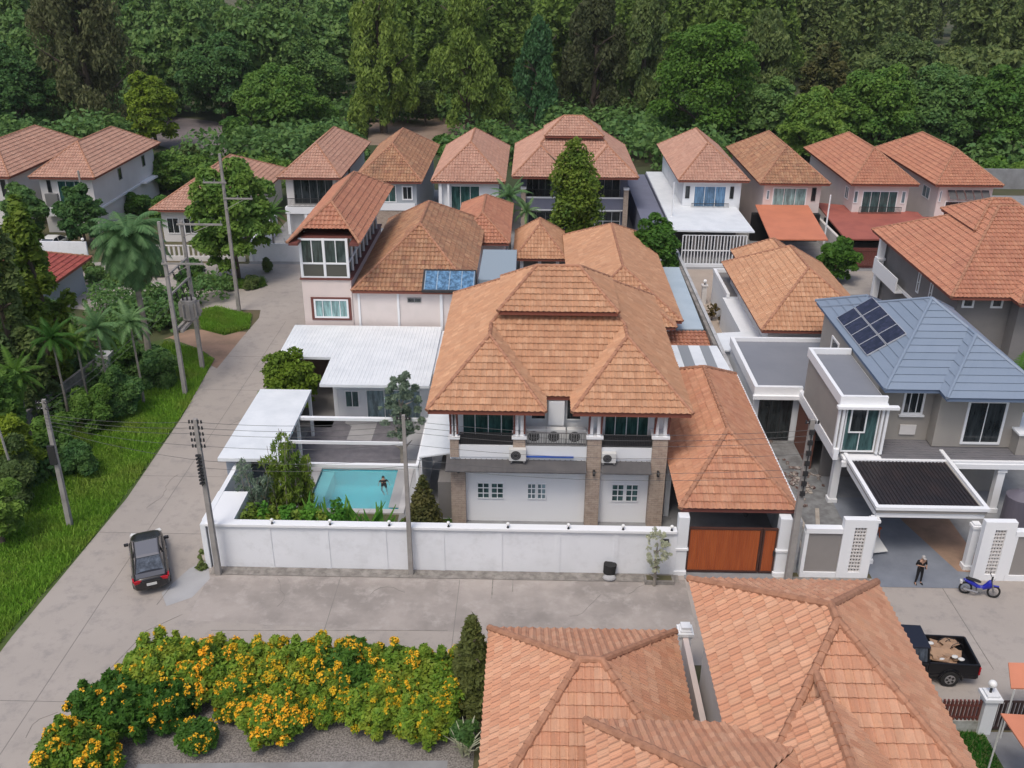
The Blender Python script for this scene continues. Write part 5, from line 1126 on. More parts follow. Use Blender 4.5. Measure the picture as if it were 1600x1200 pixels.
o = empty('corner_plank', (-17,40,0), 'short leaning plank beside the corner pole', 'plank'); MB().obox((-16.75,40.3,.25),(.2,1.5,.06),rz=.5,rx=R(-8)).build('plank', wp, o)
# ================================================================== VEGETATION
L_dark = leaf_mat('leaf_dark', (0.081,0.167,0.046), (0.149,0.265,0.064), (0.108,0.234,0.079))
L_mid = leaf_mat('leaf_mid', (0.093,0.186,0.031), (0.164,0.289,0.047), (0.103,0.227,0.047))
L_bright = leaf_mat('leaf_bright', (0.062,0.160,0.021), (0.114,0.237,0.031), (0.072,0.175,0.031))
L_yel = leaf_mat('leaf_yellowgreen', (0.166,0.248,0.019), (0.276,0.373,0.037), (0.124,0.201,0.025))
L_dkolive = leaf_mat('leaf_dark_olive', (0.115,0.137,0.038), (0.178,0.200,0.053))
L_olive = leaf_mat('leaf_olive', (0.117,0.179,0.052), (0.172,0.228,0.068), (0.097,0.159,0.055))
L_brown = leaf_mat('leaf_brownish', (0.103,0.123,0.053), (0.152,0.165,0.069), (0.110,0.131,0.050))
L_cas = leaf_mat('leaf_casuarina', (0.170,0.256,0.046), (0.270,0.373,0.069), (0.129,0.203,0.046))
L_blue = leaf_mat('leaf_bluegreen', (0.083,0.187,0.072), (0.121,0.264,0.094), (0.094,0.198,0.066))
L_kh = leaf_mat('leaf_khaki', (.12,.12,.035), (.16,.15,.05), (.07,.10,.03))
L_rust = leaf_mat('leaf_rusty', (.12,.085,.025), (.16,.115,.035), (.09,.09,.025))
L_pale = leaf_mat('leaf_grey', (0.168,0.240,0.168), (0.264,0.336,0.240))
L_white = leaf_mat('leaf_whitish', (.42,.45,.30), (.60,.60,.45))
L_conif = leaf_mat('leaf_conifer', (0.149,0.231,0.027), (0.237,0.309,0.040), (0.099,0.187,0.027))
L_yf = leaf_mat('yellow_blossom', (0.714,0.378,0.012), (0.796,0.516,0.030), None, .15)
L_hedge = leaf_mat('leaf_hedge', (0.086,0.199,0.022), (0.190,0.311,0.031), (0.205,0.259,0.024), .3, 1.2)
L_plant = leaf_mat('leaf_plant', (0.090,0.256,0.030), (0.180,0.390,0.044), (0.120,0.284,0.037))
L_bam = leaf_mat('leaf_bamboo', (.22,.31,.04), (.34,.42,.07), (.17,.27,.04))
L_palm = leaf_mat('leaf_palm', (0.116,0.237,0.087), (0.219,0.366,0.147), (0.128,0.237,0.087))
L_grass = leaf_mat('grass_blades', (0.134,0.300,0.025), (0.216,0.399,0.045), (0.234,0.330,0.054), .35, .3)
L_grass2 = leaf_mat('lawn_blades', (0.040,0.161,0.017), (0.069,0.218,0.023), None, .35)
L_dry = leaf_mat('leaf_dry', (.16,.10,.05), (.12,.10,.04))

def leaves(blobs, n, size, asp=1.7, droop=0.0, fill=.25, seed=0, out=.6):
    r = np.random.default_rng(seed); B = np.array(blobs, float)
    wgt = (B[:,3]*B[:,4]+B[:,4]*B[:,5]+B[:,3]*B[:,5]); wgt /= wgt.sum(); k = r.choice(len(B), n, p=wgt)
    d = r.normal(size=(n,3)); d /= np.linalg.norm(d, axis=1)[:,None]; d[:,2] = np.where(d[:,2] < -.35, -d[:,2], d[:,2])
    rad = np.where(r.random(n) < fill, r.uniform(.3,.8,n), r.uniform(.8,1.12,n)); c = B[k,:3]+d*B[k,3:6]*rad[:,None]
    nn = d*out+r.normal(size=(n,3))*.55; nn[:,2] += .55; nn /= np.linalg.norm(nn, axis=1)[:,None]
    t = np.cross(nn, r.normal(size=(n,3))); t[:,2] -= droop*np.linalg.norm(t, axis=1)*1.5; t /= np.linalg.norm(t, axis=1)[:,None]
    b = np.cross(nn, t); b /= np.linalg.norm(b, axis=1)[:,None]
    s = size*r.uniform(.6,1.3,n)[:,None]
    V = np.stack([c-t*s*asp*.5, c+b*s*.5+nn*s*.12, c+t*s*asp*.5, c-b*s*.5+nn*s*.12], 1).reshape(-1,3)
    return V
def quadmesh(name, V, mat):
    n = len(V)//4; me = bpy.data.meshes.new(name); me.vertices.add(4*n); me.vertices.foreach_set('co', V.astype(np.float32).ravel())
    me.loops.add(4*n); me.loops.foreach_set('vertex_index', np.arange(4*n, dtype=np.int32)); me.polygons.add(n)
    me.polygons.foreach_set('loop_start', np.arange(0,4*n,4,dtype=np.int32)); me.polygons.foreach_set('loop_total', np.full(n,4,dtype=np.int32))
    me.materials.append(mat); me.update(calc_edges=True); me.validate(); return me
def crown_blobs(style, h, w, seed):
    r = np.random.default_rng(seed); out = []
    if style == 'broad':
        for i in range(58):
            a = r.uniform(0,6.28); e = r.uniform(-.85,1.0); q = math.sqrt(max(.08,1-e*e))*r.uniform(.7,1.08); rr = r.uniform(.8,1.12)
            s = r.uniform(.09,.21)*w*.5*1.25; out.append((q*math.cos(a)*w*.38*rr, q*math.sin(a)*w*.38*rr, h*.53+e*h*.40*rr-s*.3, s, s, s*r.uniform(.6,1.0)))
        out.append((0,0,h*.5,w*.33,w*.33,h*.34))
    elif style == 'bush':
        for i in range(16):
            a = r.uniform(0,6.28); q = r.uniform(.2,.85); z = r.uniform(.15,.8)*(1.1-q*.6); s = r.uniform(.2,.34)*w*.5; out.append((q*math.cos(a)*w*.36,q*math.sin(a)*w*.36,h*z,s,s,min(s,h*.3)))
    elif style == 'hedge':
        for i in range(74):
            a = r.uniform(0,6.28); q = math.sqrt(r.uniform(0,1)); s = r.uniform(.11,.25); zt = h*(1-.35*q*q)*r.uniform(.35,1.0)
            out.append((q*math.cos(a)*w*.46, q*math.sin(a)*w*.40, max(.35,zt-s), s, s, s*r.uniform(1.2,2.1)))
        out.append((0,0,h*.38,w*.38,w*.34,h*.38))
    elif style == 'tall':
        for i in range(70):
            z = r.uniform(.06,1.0); q = (1-z)**.55*.95+.14; a = r.uniform(0,6.28); qq = q*r.uniform(.3,1.05); s = r.uniform(.09,.2)*w*.5*1.2
            out.append((qq*math.cos(a)*w*.44, qq*math.sin(a)*w*.44, z*h*.95, s, s, s*r.uniform(1.6,2.8)))
    elif style == 'cone':
        for i in range(30):
            z = (i+.5)/30; q = (1-z)*.95+.06; a = i*2.4; s = w*.5*q*.45+.05*w; out.append((q*.45*w*.5*1.2*math.cos(a), q*.45*w*.5*1.2*math.sin(a), h*(.06+z*.88), s, s, s*1.3))
    elif style == 'column':
        for i in range(46):
            z = (i+.5)/46; q = min(1, .65+.6*z)*(1 if z < .45 else (1-(z-.45)/.6)**.7)*r.uniform(.75,1.2); a = i*2.4+r.uniform(-.5,.5); s = (w*.5*q*.36+.04*w)*r.uniform(.7,1.1); out.append((q*.5*w*.5*math.cos(a), q*.5*w*.5*math.sin(a), h*(.05+z*.88), s, s, s*1.3))
    elif style == 'sparse':
        for i in range(60):
            z = r.uniform(.3,1); a = r.uniform(0,6.28); q = r.uniform(.2,1.1)*math.sin(math.pi*min(1,(z-.22)*1.15))**.6; s = w*.5*r.uniform(.07,.16); out.append((q*math.cos(a)*w*.42, q*math.sin(a)*w*.42, z*h*.95, s, s, s*1.2))
    return out
def trunk_mb(style, h, w, seed):
    r = random.Random(seed); mb = MB(); th = {'broad':.5,'bush':.3,'hedge':.4,'tall':.93,'cone':.9,'column':.85,'sparse':.75}[style]*h; tr = max(.03, h*.022)
    pts = [(r.uniform(-.02,.02)*h*(i/5), r.uniform(-.02,.02)*h*(i/5), th*i/5) for i in range(6)]; mb.chain([(0,0,-.1)]+pts[1:], [tr*(1.25-.18*i) for i in range(6)], 8)
    for i in range(9 if style not in ('bush','hedge') else 5):
        p = Vector(pts[2 if style in ('broad','bush') else 1+i % 4]); a = r.uniform(0,6.28); l = w*r.uniform(.22,.4)*(.6 if style == 'sparse' else 1); m = p+Vector((math.cos(a)*l*.5, math.sin(a)*l*.5, l*.35)); e = p+Vector((math.cos(a)*l, math.sin(a)*l, l*r.uniform(.5,.9)))
        mb.chain([p, m, e], [tr*.5, tr*.33, tr*.12], 5)
    return mb
def plant(x, y, h, w, style, leaf, label, n=9000, size=.3, group=None, name='tree', cat='tree', bark=None, droop=0, asp=1.7, fill=.25, seed=None, z0=0, extra=None):
    seed = seed if seed is not None else int(abs(x*31+y*17)*10) % 9999
    o = empty(name, (x, y, z0), label, cat, group)
    trunk_mb(style, h, w, seed).build('trunk', bark or m_bark, o, local=True)
    V = leaves(crown_blobs(style, h, w, seed), n, size, asp, droop, fill, seed)
    link('crown', quadmesh('crown', V, leaf), o)
    return o
def pix(px, pyb, pyt, wpx, z=0, h=None):
    x, y = at(px, pyb, z); d = Vector((x, y, -CAM_H*.6)).dot(FWD); w = wpx*d/FOC
    return x, y, (h if h else hgt(px, pyt, y)), w
def T_(px, pyb, pyt, wpx, style, leaf, label, h=None, **k):
    x, y, hh, w = pix(px, pyb, pyt, wpx, 0, h); return plant(x, y, hh, w, style, leaf, label, **k)
GF = 'trees at the edge of the forest'
FT = [(150,212,None,205,'tall',L_brown,'huge dark brownish feathery tree behind the two left rear houses',24),
 (35,222,70,130,'broad',L_dark,'dark round tree at the left picture edge of the forest',None),
 (245,232,106,95,'broad',L_yel,'yellow green young tree standing before the dark brownish tree',None),
 (352,192,52,150,'broad',L_dark,'dark domed tree right above the grey forest path',None),
 (448,222,98,165,'broad',L_mid,'broad green tree with yellowish tips, above the low house with the big round tree',None),
 (374,240,178,62,'broad',L_mid,'small green tree at the edge of the grey forest path',None),
 (482,180,52,150,'broad',L_dark,'dark domed tree directly left of the first tall feathery tree',None),
 (600,207,None,125,'tall',L_cas,'tall feathery tree above the second left rear house, reaching past the picture top',24),
 (733,210,None,125,'tall',L_cas,'tall feathery tree between the sandy clearing and the blue green tree',23),
 (838,206,38,84,'tall',L_blue,'slim blue green tree above the widest rear house',None),
 (925,198,None,120,'tall',L_brown,'tall dark feathery tree right behind the roof of the widest rear house',23),
 (1000,200,None,110,'tall',L_olive,'tall olive feathery tree left of the bright green tree',22),
 (1092,232,26,195,'broad',L_bright,'big bright green tree above the gap right of the widest rear house',None),
 (1195,235,118,110,'broad',L_dark,'dark round tree between the bright green tree and the khaki tree',None),
 (1275,205,62,90,'broad',L_kh,'khaki topped tree rising above the dark round trees',None),
 (1265,258,135,130,'broad',L_mid,'round dark tree right behind the roof of the orange awning house',None),
 (1360,262,100,150,'broad',L_mid,'round tree behind the gap of the third and second right rear roofs',None),
 (1450,258,92,150,'broad',L_dark,'round tree behind the last two rear roofs on the right',None),
 (1545,262,90,150,'broad',L_mid,'round tree nearest to the right picture edge above the pale hedge',None),
 (1600,250,70,120,'broad',L_dark,'tree cut by the right picture edge at the top of the dark grove',None),
 (1400,205,55,160,'broad',L_olive,'greyish green tree in the second row above the right grove',None),
 (1180,190,30,120,'tall',L_olive,'hazy olive tree behind and right of the bright green tree',None),
 (665,196,118,50,'broad',L_olive,'small olive tree in the sandy clearing between two tall feathery trees',None)]
for i, (px, pb, ptp, wp_, st, lf, lab, hh) in enumerate(FT):
    T_(px, pb, ptp, wp_, st, lf, lab, h=hh, n=24000 if wp_ > 100 else 12000, size=.34 if st == 'tall' else .36, droop=.8 if st == 'tall' else .1, group=GF, asp=2.4 if st == 'tall' else 1.6)
# background wood: one mass
def forest(name, spots, leaf, size, n, lab):
    VV = []
    for i, (x, y, h, w, st) in enumerate(spots):
        V = leaves(crown_blobs(st, h, w, i+77), n, size, 1.8, .4, .2, i+5); V += np.array([x, y, 0]); VV.append(V)
    o = link(name, quadmesh(name, np.concatenate(VV), leaf)); return tag(o, lab, 'forest', None, 'stuff')
r_ = random.Random(5)
def spots(x0, x1, y0, y1, n, hs, st):
    return [(r_.uniform(x0,x1), r_.uniform(y0,y1), r_.uniform(*hs), r_.uniform(10,17), st) for _ in range(n)]
forest('forest', spots(-130,-30,172,215,34,(15,22),'broad')+spots(-150,-25,195,300,34,(18,26),'tall'), L_dark, .62, 4200, 'dense dark woodland mass behind the left trees')
forest('forest', spots(-35,60,205,300,34,(20,26),'tall')+spots(-25,50,178,215,22,(18,24),'tall'), L_cas, .6, 4200, 'dense green feathery woodland mass in the top middle')
forest('forest', spots(50,190,185,330,44,(17,24),'tall')+spots(55,170,150,190,40,(10,14),'broad'), L_olive, .62, 4000, 'hazy olive woodland mass at the top right')
forest('forest', spots(-190,200,300,390,70,(20,27),'broad'), L_olive, .9, 1800, 'farthest line of woodland at the very top')
for px, pb, ptp, wpx, lf, lab in ((95,214,180,120,L_rust,'rusty brown bush behind the roof of the second house from the left'),(178,212,186,80,L_rust,'rusty bush left of the yellow green tree'),(695,240,198,56,L_bright,'bright green bush behind the roof left of the widest rear house'),(1545,282,246,110,L_bright,'pale green hedge bush right of the last rear roof'),(1598,290,250,80,L_mid,'green bush at the right picture edge behind the rear row'),(560,190,168,70,L_mid,'low green bush between the dark domed tree and the sandy clearing'),(40,160,128,90,L_dark,'low dark bush at the left picture edge below the forest'),(812,232,205,50,L_dark,'dark bush behind the gap left of the widest rear house')):
    T_(px, pb, ptp, wpx, 'bush', lf, lab, n=4500, size=.34, name='bush', cat='bush')
V = []
for i in range(420):
    x = r_.uniform(-135,120); y = r_.uniform(126,182)
    if -64 < x < -42 and 138 < y < 174 or -24 < x < -12 and y < 168 or (abs(x) < 1.02*(y)*.6 and y < 131 and x < 55): continue
    s = r_.uniform(2.2,4.2); v = leaves([(0,0,s*.5,s,s,s*.85),(s*.6,0,s*.4,s*.6,s*.6,s*.6)], 330, .55, 1.6, .1, .2, i); V.append(v+np.array([x,y,0]))
tag(link('undergrowth', quadmesh('undergrowth', np.concatenate(V), L_dark)), 'dark undergrowth below the forest trees', 'undergrowth', None, 'stuff')
# sandy clearing beyond the rear row
sheet('clearing', [(-26,150),(-10,150),(-12,175),(-30,178)], -.003, surf('sand', (.30,.22,.17), (.2,.14,.1), .2))
sheet('meadow', [(-46,126),(-30,126),(-30,138),(-40,140)], .004, m_grassg)
# ---- trees between the houses
T_(372,436,246,158,'broad',L_mid,'big round dark green tree behind the tall pole with crossarms',n=16000,size=.30)
T_(135,385,288,78,'broad',L_dark,'dark round tree before the window of the second left rear house',n=8000,size=.28)
T_(48,380,285,80,'broad',L_dark,'dark round tree nearest to the left picture edge before the rear houses',n=8000,size=.28)
x,y,h,w = pix(890,398,224,92); plant(1.9*1+2.1,91.5,12.6,6.6,'column',L_conif,'tall conical yellow green tree before the widest rear house',n=15000,size=.22,fill=.3)
T_(1018,455,335,104,'broad',L_bright,'round green tree between the brown roof and the grilled lean-to yard',n=9000,size=.26)
T_(1306,440,372,76,'broad',L_bright,'round bright green tree above the orange roof',n=8000,size=.24)
T_(262,300,240,72,'broad',L_mid,'green tree between the long side wall and the big round tree',n=7000,size=.3)
T_(215,335,295,60,'bush',L_mid,'green bush below the long cream side wall',n=4500,size=.25,name='bush',cat='bush')
T_(420,404,392,16,'bush',L_mid,'small round clipped bush before the white yard gate',n=1200,size=.12,name='bush',cat='bush')
for i, (px, py, s) in enumerate(((290,445,42),(320,450,40),(355,452,44),(395,450,40),(150,440,55),(135,420,40),(180,445,50),(420,425,30),(300,425,50),(250,430,50))):
    T_(px,py,py-24,s,'bush',L_olive if i % 2 else L_dark,('low bush left end of the weedy strip below the big round tree','second bush on the weedy strip below the big round tree','bush at the foot of the tall crossarm pole','bush at the right end of the weedy strip','bush above the big drooping palm','small bush right of the red roof shed','bush left of the transformer poles above the street','small dark bush before the white gated yard','bush before the pale baluster fence','bush left of the pale baluster fence')[i],n=2200,size=.17,name='bush',cat='bush')
T_(235,262,228,50,'bush',L_mid,'green bush behind the rear corner of the long cream side wall',n=4000,size=.25,name='bush',cat='bush')
T_(300,262,225,46,'broad',L_olive,'small olive tree above the big round tree beside the grey path',n=5000,size=.28)
T_(262,345,300,70,'bush',L_mid,'wide leafy bush between the low house and the cream side wall',n=5000,size=.22,name='bush',cat='bush')
T_(300,330,290,50,'bush',L_bright,'bright leafy bush left of the big round tree',n=4000,size=.22,name='bush',cat='bush')
V = []
for i in range(70):
    x = r_.uniform(-64,-29); y = r_.uniform(119,134); s = r_.uniform(1.0,2.0); v = leaves([(0,0,s*.5,s,s,s*.8)], 300, .34, 1.6, .1, .2, i); V.append(v+np.array([x,y,0]))
tag(link('undergrowth', quadmesh('undergrowth', np.concatenate(V), L_mid)), 'green bushy ground cover behind the left rear houses', 'undergrowth', None, 'stuff')
# ---- left mass of trees
LM = [(92,612,318,120,'tall',L_conif,'tall yellowish green tree at the left picture edge beside the red roof shed'),(45,660,330,130,'tall',L_olive,'tall dark tree cut off by the left picture edge'),
 (85,570,470,90,'broad',L_dark,'dark bushy tree below the red roof shed'),(15,720,560,110,'broad',L_mid,'green tree at the left edge above the thin slanting post'),(90,720,620,90,'bush',L_mid,'leafy shrub behind the leaning pole with black boxes'),
 (150,668,585,90,'bush',L_mid,'green shrub right of the slanting grey wall'),(195,650,560,90,'bush',L_dark,'dark shrub beneath the small palms'),(250,600,545,90,'bush',L_dark,'dark shrub at the foot of the nearer transformer pole'),
 (40,790,660,110,'bush',L_olive,'wide shrub left of the leaning pole with black boxes'),(5,850,700,110,'bush',L_mid,'shrub at the left picture edge above the grass verge'),(130,740,680,80,'bush',L_dark,'low dark shrub right of the leaning pole'),
 (35,770,650,90,'broad',L_yel,'yellow green tree cut by the left picture edge'),(200,590,520,80,'bush',L_mid,'green shrub between the small palms and the big drooping palm'),(90,640,590,70,'bush',L_dark,'dark shrub between two small palms')]
for px, pb, ptp, wpx, st, lf, lab in LM: T_(px, pb, ptp, wpx, st, lf, lab, n=11000 if wpx > 85 else 8000, size=.22 if st == 'bush' else .27, name='tree' if st != 'bush' else 'shrub', cat='tree' if st != 'bush' else 'shrub')
V = []
for i in range(150):
    y = r_.uniform(42,80); x = r_.uniform(-55,-28.2-.02*(y-42)*0); 
    if -46 < x < -39 and y > 72: continue
    s = r_.uniform(.8,1.9); v = leaves([(0,0,s*.5,s,s,s*.9)], 420, .24, 1.6, .1, .2, i); V.append(v+np.array([x,y,0]))
tag(link('undergrowth', quadmesh('undergrowth', np.concatenate(V), L_dark)), 'tangled dark undergrowth between the trees on the left', 'undergrowth', None, 'stuff')
# ---- palms
def frond(V, base, az, el, L, curl, wl, r, n=16, dens=1.0):
    p = Vector(base); d = Vector((math.cos(az)*math.cos(el), math.sin(az)*math.cos(el), math.sin(el))); st = L/n; side = Vector((-math.sin(az), math.cos(az), 0))
    for i in range(n):
        q = p+d*st; t = (i+.5)/n; ll = wl*math.sin(math.pi*min(1,.12+t*.95))**.6
        for s in (-1,1):
            for m in range(3):
                b = p.lerp(q, (m+.5)/3); td = (side*s*.9+d*.55+Vector((0,0,-.35-.3*r.random()))).normalized(); e = b+td*ll*r.uniform(.8,1.1); ww = d*st*.2
                V += [b-ww, b+ww, e+ww*.3, e-ww*.3]
        ww = side*.03*(1-t)+Vector((0,0,.01)); V += [p-ww, p+ww, q+ww, q-ww]
        p = q; d = (d+Vector((0,0,-curl/n))).normalized()
def palm(x, y, h, R_, label, leaf, nf=22, curl=1.6, droop=.0, trunk=.16, dry=0, elmin=-.3, wl=.55, name='palm_tree'):
    o = empty(name, (x, y, 0), label, 'palm tree'); r = random.Random(int(abs(x*7+y)*100)); V = []
    MB().chain([(0,0,-.1),(.03*h*.3,0,h*.35),(.02,.0,h*.7),(0,0,h)],[trunk*1.4,trunk,trunk*.9,trunk*.8],8).build('trunk', m_barkp, o, local=True)
    for i in range(nf):
        t = i/nf; frond(V, (0,0,h), i*2.4+r.uniform(-.2,.2), 1.25-t*(1.25-elmin)+r.uniform(-.1,.1), R_*r.uniform(.85,1.1), curl*(.6+.5*t), wl*R_*.3, r)
    link('fronds', quadmesh('fronds', np.array([tuple(v) for v in V]), leaf), o)
    if dry:
        V = []
        for i in range(dry): frond(V, (0,0,h-.3), i*2.4, -1.0-r.uniform(0,.3), R_*r.uniform(.6,.9), .3, wl*R_*.2, r)
        link('dry_fronds', quadmesh('dry_fronds', np.array([tuple(v) for v in V]), L_dry), o)
    return o
x, y = at(238,590); hh = hgt(205,365,y); palm(x, y, hgt(200,375,y), 3.5, 'big drooping grey green palm with dry fronds left of the transformer poles', L_palm, 150, 3.6, trunk=.22, dry=34, elmin=-1.4, wl=.8)
for px, pb, ptp, R_, lf, lab in ((52,700,572,2.0,L_bright,'small bright green palm at the left above the leaning pole'),(110,665,515,1.9,L_bright,'bright palm left of the middle palms'),(175,640,500,2.1,L_palm,'dark feathery palm with pale stem left of the big drooping palm'),(142,650,520,1.6,L_mid,'slender palm between the bright palm and the dark feathery palm'),(225,630,490,1.9,L_palm,'low dark palm below the big drooping palm')):
    x, y = at(px, pb); palm(x, y, hgt(px, ptp+14, y), R_, lab, lf, 22, 2.0, trunk=.08)
palm(-2.3,93.5,6.0,2.7,'green garden palm before the house directly left of the widest rear house',L_palm,24,1.9,trunk=.12)
palm(-.6,93.0,4.6,1.8,'smaller garden palm right of the bigger garden palm in the rear row',L_palm,18,1.8,trunk=.1)
x, y = at(425,405); palm(x+.3, y, 4.6, 2.3, 'bright yellow green palm right of the big round tree', L_bright, 22, 1.7, trunk=.1)
x, y = 30.6, 55.0; palm(x, y, 3.6, 2.6, 'bright green palm at the right edge beside the blue roof', L_bright, 24, 1.4, trunk=.12, wl=.8)
palm(33.0,53.0,3.2,2.4,'green palm at the right picture edge below the dark grey house',L_palm,22,1.5,trunk=.12,wl=.8)
plant(15.3,75.5,1.5,1.3,'sparse',L_rust,'dry potted shrub in the tan courtyard below the lamp pillar',n=500,size=.12,name='shrub',cat='shrub')
plant(16.1,74.4,1.2,1.2,'bush',L_dry,'brown potted shrub beside the garage wall',n=500,size=.12,name='shrub',cat='shrub')
# ---- pool garden
plant(-15.9,56.6,5.0,4.5,'broad',L_yel,'round yellow green tree beside the pool canopy and white L-shaped roof',n=9000,size=.17,fill=.3)
def bamboo(x, y, h, w, label, ncane, leaf, n, seed, lean=.12):
    o = empty('bamboo', (x,y,0), label, 'bamboo'); r = random.Random(seed); c = MB(); B = []
    for i in range(ncane):
        bx, by = r.uniform(-.35,.35)*w, r.uniform(-.25,.25)*w; hh = h*r.uniform(.7,1); lx, ly = r.uniform(-lean,lean)*h, r.uniform(-lean,lean)*h
        c.chain([(bx,by,0),(bx+lx*.3,by+ly*.3,hh*.5),(bx+lx,by+ly,hh)],[.03,.025,.012],5)
        for k in range(12): t = .2+.8*k/12; B.append((bx+lx*t*t+r.uniform(-.25,.25), by+ly*t*t+r.uniform(-.25,.25), hh*t, .2, .2, .22))
    c.build('canes', m_barkp, o, local=True); link('foliage', quadmesh('foliage', leaves(B, int(n*1.2), .075, 4.0, .8, .5, seed), leaf), o); return o
bamboo(-13.0,43.5,6.0,2.0,'dense yellow green bamboo clump left of the swimming pool',14,L_bam,3600,4)
bamboo(-14.6,43.0,5.2,1.3,'thin grey leafed bamboo before the pool canopy',6,L_pale,1300,9,.16)
bamboo(-12.0,43.9,4.4,.9,'airy bamboo clump nearest to the pool corner',5,L_bam,1600,14)
x, y = at(640,760); plant(-7.7,50.4,6.4,3.2,'sparse',L_pale,'slender grey green tree between pool terrace and side path',n=6500,size=.11,bark=m_barkp,asp=2.4)
plant(-5.55,42.6,3.9,2.3,'cone',L_kh,'conical bronze green shrub between the pool and main house',n=6500,size=.12,fill=.3,name='shrub',cat='shrub')
T_(1022,915,826,52,'sparse',L_white,'small tree with whitish flowers in the trough at the wall end',n=1500,size=.085,bark=m_barkp,asp=1.3)
def bladeplant(x, y, h, label, leaf, n, seed, group, wd=.16, spread=.35, nm='broadleaf_plant'):
    r = random.Random(seed); V = []
    for i in range(n):
        a = r.uniform(0,6.28); hh = h*r.uniform(.6,1); d = Vector((math.cos(a)*spread*hh, math.sin(a)*spread*hh, hh)); s = Vector((-math.sin(a), math.cos(a), 0))*wd; b = Vector((r.uniform(-.15,.15), r.uniform(-.15,.15), 0)); m = b+d*.55; e = b+d+Vector((math.cos(a)*.15*h,math.sin(a)*.15*h,-.08*h))
        V += [b-s*.3, b+s*.3, m+s, m-s, m-s, m+s, e+s*.15, e-s*.15]
    o = link(nm, quadmesh(nm, np.array([tuple(v) for v in V]), leaf)); o.location = (x,y,0); return tag(o, label, 'plant', group)
for i in range(16): bladeplant(-11.9+i*.31, 41.0+.25*math.sin(i*2.1), 2.7+.75*abs(math.sin(i*1.7)), ORD[i]+' broad leafed plant from the left in the row before the pool', L_plant, 9, i, None, .15, .13)
for i in range(8): plant(-14.2+i*.42*1.5,40.9+.2*math.sin(i),3.0+.35*math.sin(i*3),1.3,'hedge',L_plant if i % 2 else L_bam,ORD[i]+' leafy shrub from the left in the bed behind the wall, left of the pool',n=1600,size=.13,name='shrub',cat='shrub')
for i in range(7): plant(-14.6+i*.35,44.0+.3*math.sin(i*2),1.5+.4*math.sin(i*1.3),.9,'bush',L_rust if i % 2 else L_dry,ORD[i]+' bronze leafed shrub from the left beneath the pool canopy edge',n=900,size=.13,name='shrub',cat='shrub')
for i, (x, y) in enumerate(((-16.6,39.4),(-16.75,40.3))): plant(x,y,.6,.7,'bush',L_olive,('weedy tuft at the foot of the corner pole','weedy tuft beside the short leaning plank')[i],n=700,size=.09,name='shrub',cat='shrub')
# ---- flowering hedge in the foreground
def flowering(x, y, h, w, label, leaf, seed, dens=1.0, nf=420, group=None):
    o = empty('flowering_bush', (x,y,0), label, 'flowering bush', group); B = crown_blobs('hedge', h, w, seed)
    trunk_mb('bush', h, w, seed).build('stems', m_bark, o, local=True)
    link('foliage', quadmesh('foliage', leaves(B, int(14000*dens), .12, 2.0, .2, .2, seed), leaf), o)
    r = np.random.default_rng(seed+1); B2 = np.array(B); V = []
    nf = int(nf*1.0); pick = r.choice(len(B)-1, max(8, int((len(B)-1)*.6)), replace=False); k = pick[r.integers(0, len(pick), nf)]; d = r.normal(size=(nf,3)); d[:,2] = abs(d[:,2])*.8+.1; d[:,1] -= .25; d /= np.linalg.norm(d,axis=1)[:,None]; c = B2[k,:3]+d*B2[k,3:6]*1.12
    for p, dd in zip(c, d): V.append(leaves([(p[0],p[1],p[2],.085,.085,.11)], 9, .08, 1.1, 0, .2, int(abs(p[0])*1e4) % 9999))
    f = link('blossoms', quadmesh('blossoms', np.concatenate(V), L_yf), o); f['kind'] = 'stuff'; return o
hb = [(-17.00,26.20,2.49,3.77,'yellow flowering bush at the bottom left end of the hedge',L_hedge,500),(-16.40,28.60,2.70,4.07,'mostly green bush of the hedge beside the left street',L_bright,150),(-15.20,30.65,3.03,4.21,'tall green bush at the corner of the hedge by the street crossing',L_hedge,200),
 (-13.20,30.85,2.60,3.77,'heavily yellow flowering bush second along the street side of the hedge',L_hedge,620),(-11.20,30.75,2.81,3.77,'heavily yellow flowering bush third along the street side of the hedge',L_hedge,700),(-9.30,30.85,2.81,3.77,'heavily yellow flowering bush in the middle of the hedge below the long road crack',L_hedge,620),
 (-7.30,30.75,2.92,3.77,'yellow tipped green bush right of the hedge middle',L_bright,420),(-5.40,30.65,2.81,3.77,'green bush with yellow flowers, third from the conical tree',L_hedge,380),(-3.70,30.35,2.81,3.49,'green bush with yellow flowers directly left of the conical tree',L_hedge,380),
 (-10.00,28.40,2.16,2.90,'yellow flowering bush standing forward of the hedge into the gravel yard',L_hedge,520),(-12.90,27.70,1.40,1.45,'small lone green bush in the gravel yard',L_bright,90),(-6.10,29.30,2.06,3.19,'lower flowering bush bulging over the gravel left of the conical tree',L_hedge,320),(-4.00,28.90,1.94,3.19,'lower flowering bush at the foot of the conical tree',L_hedge,240),
 (-14.6,29.2,2.1,2.6,'green bush bulging over the gravel at the hedge corner',L_bright,120),(-11.6,29.6,2.0,2.4,'flowering bush between the hedge corner and the forward bush',L_hedge,330),(-8.2,29.6,2.1,2.4,'flowering bush right of the forward bush in the gravel',L_hedge,360)]
for i, (x, y, h, w_, lab, lf, nf) in enumerate(hb): flowering(x, y, h, w_, lab, lf, 40+i, 1.0 if w_ > 1.5 else .4, nf)
plant(-2.2,30.3,4.8,2.3,'cone',L_dkolive,'dark olive conical tree at the right end of the flowering hedge',n=13000,size=.14,fill=.3,asp=2.6)
o = bladeplant(-2.3,27.6,1.3,'white flowered shrub at the left eave of the nearest house',L_white,26,5,None,.05,.5,'shrub'); o['category'] = 'shrub'
plant(-2.4,28.2,1.6,1.5,'bush',L_dark,'dark shrub under the conical tree against the nearest house',n=3000,size=.12,name='shrub',cat='shrub')
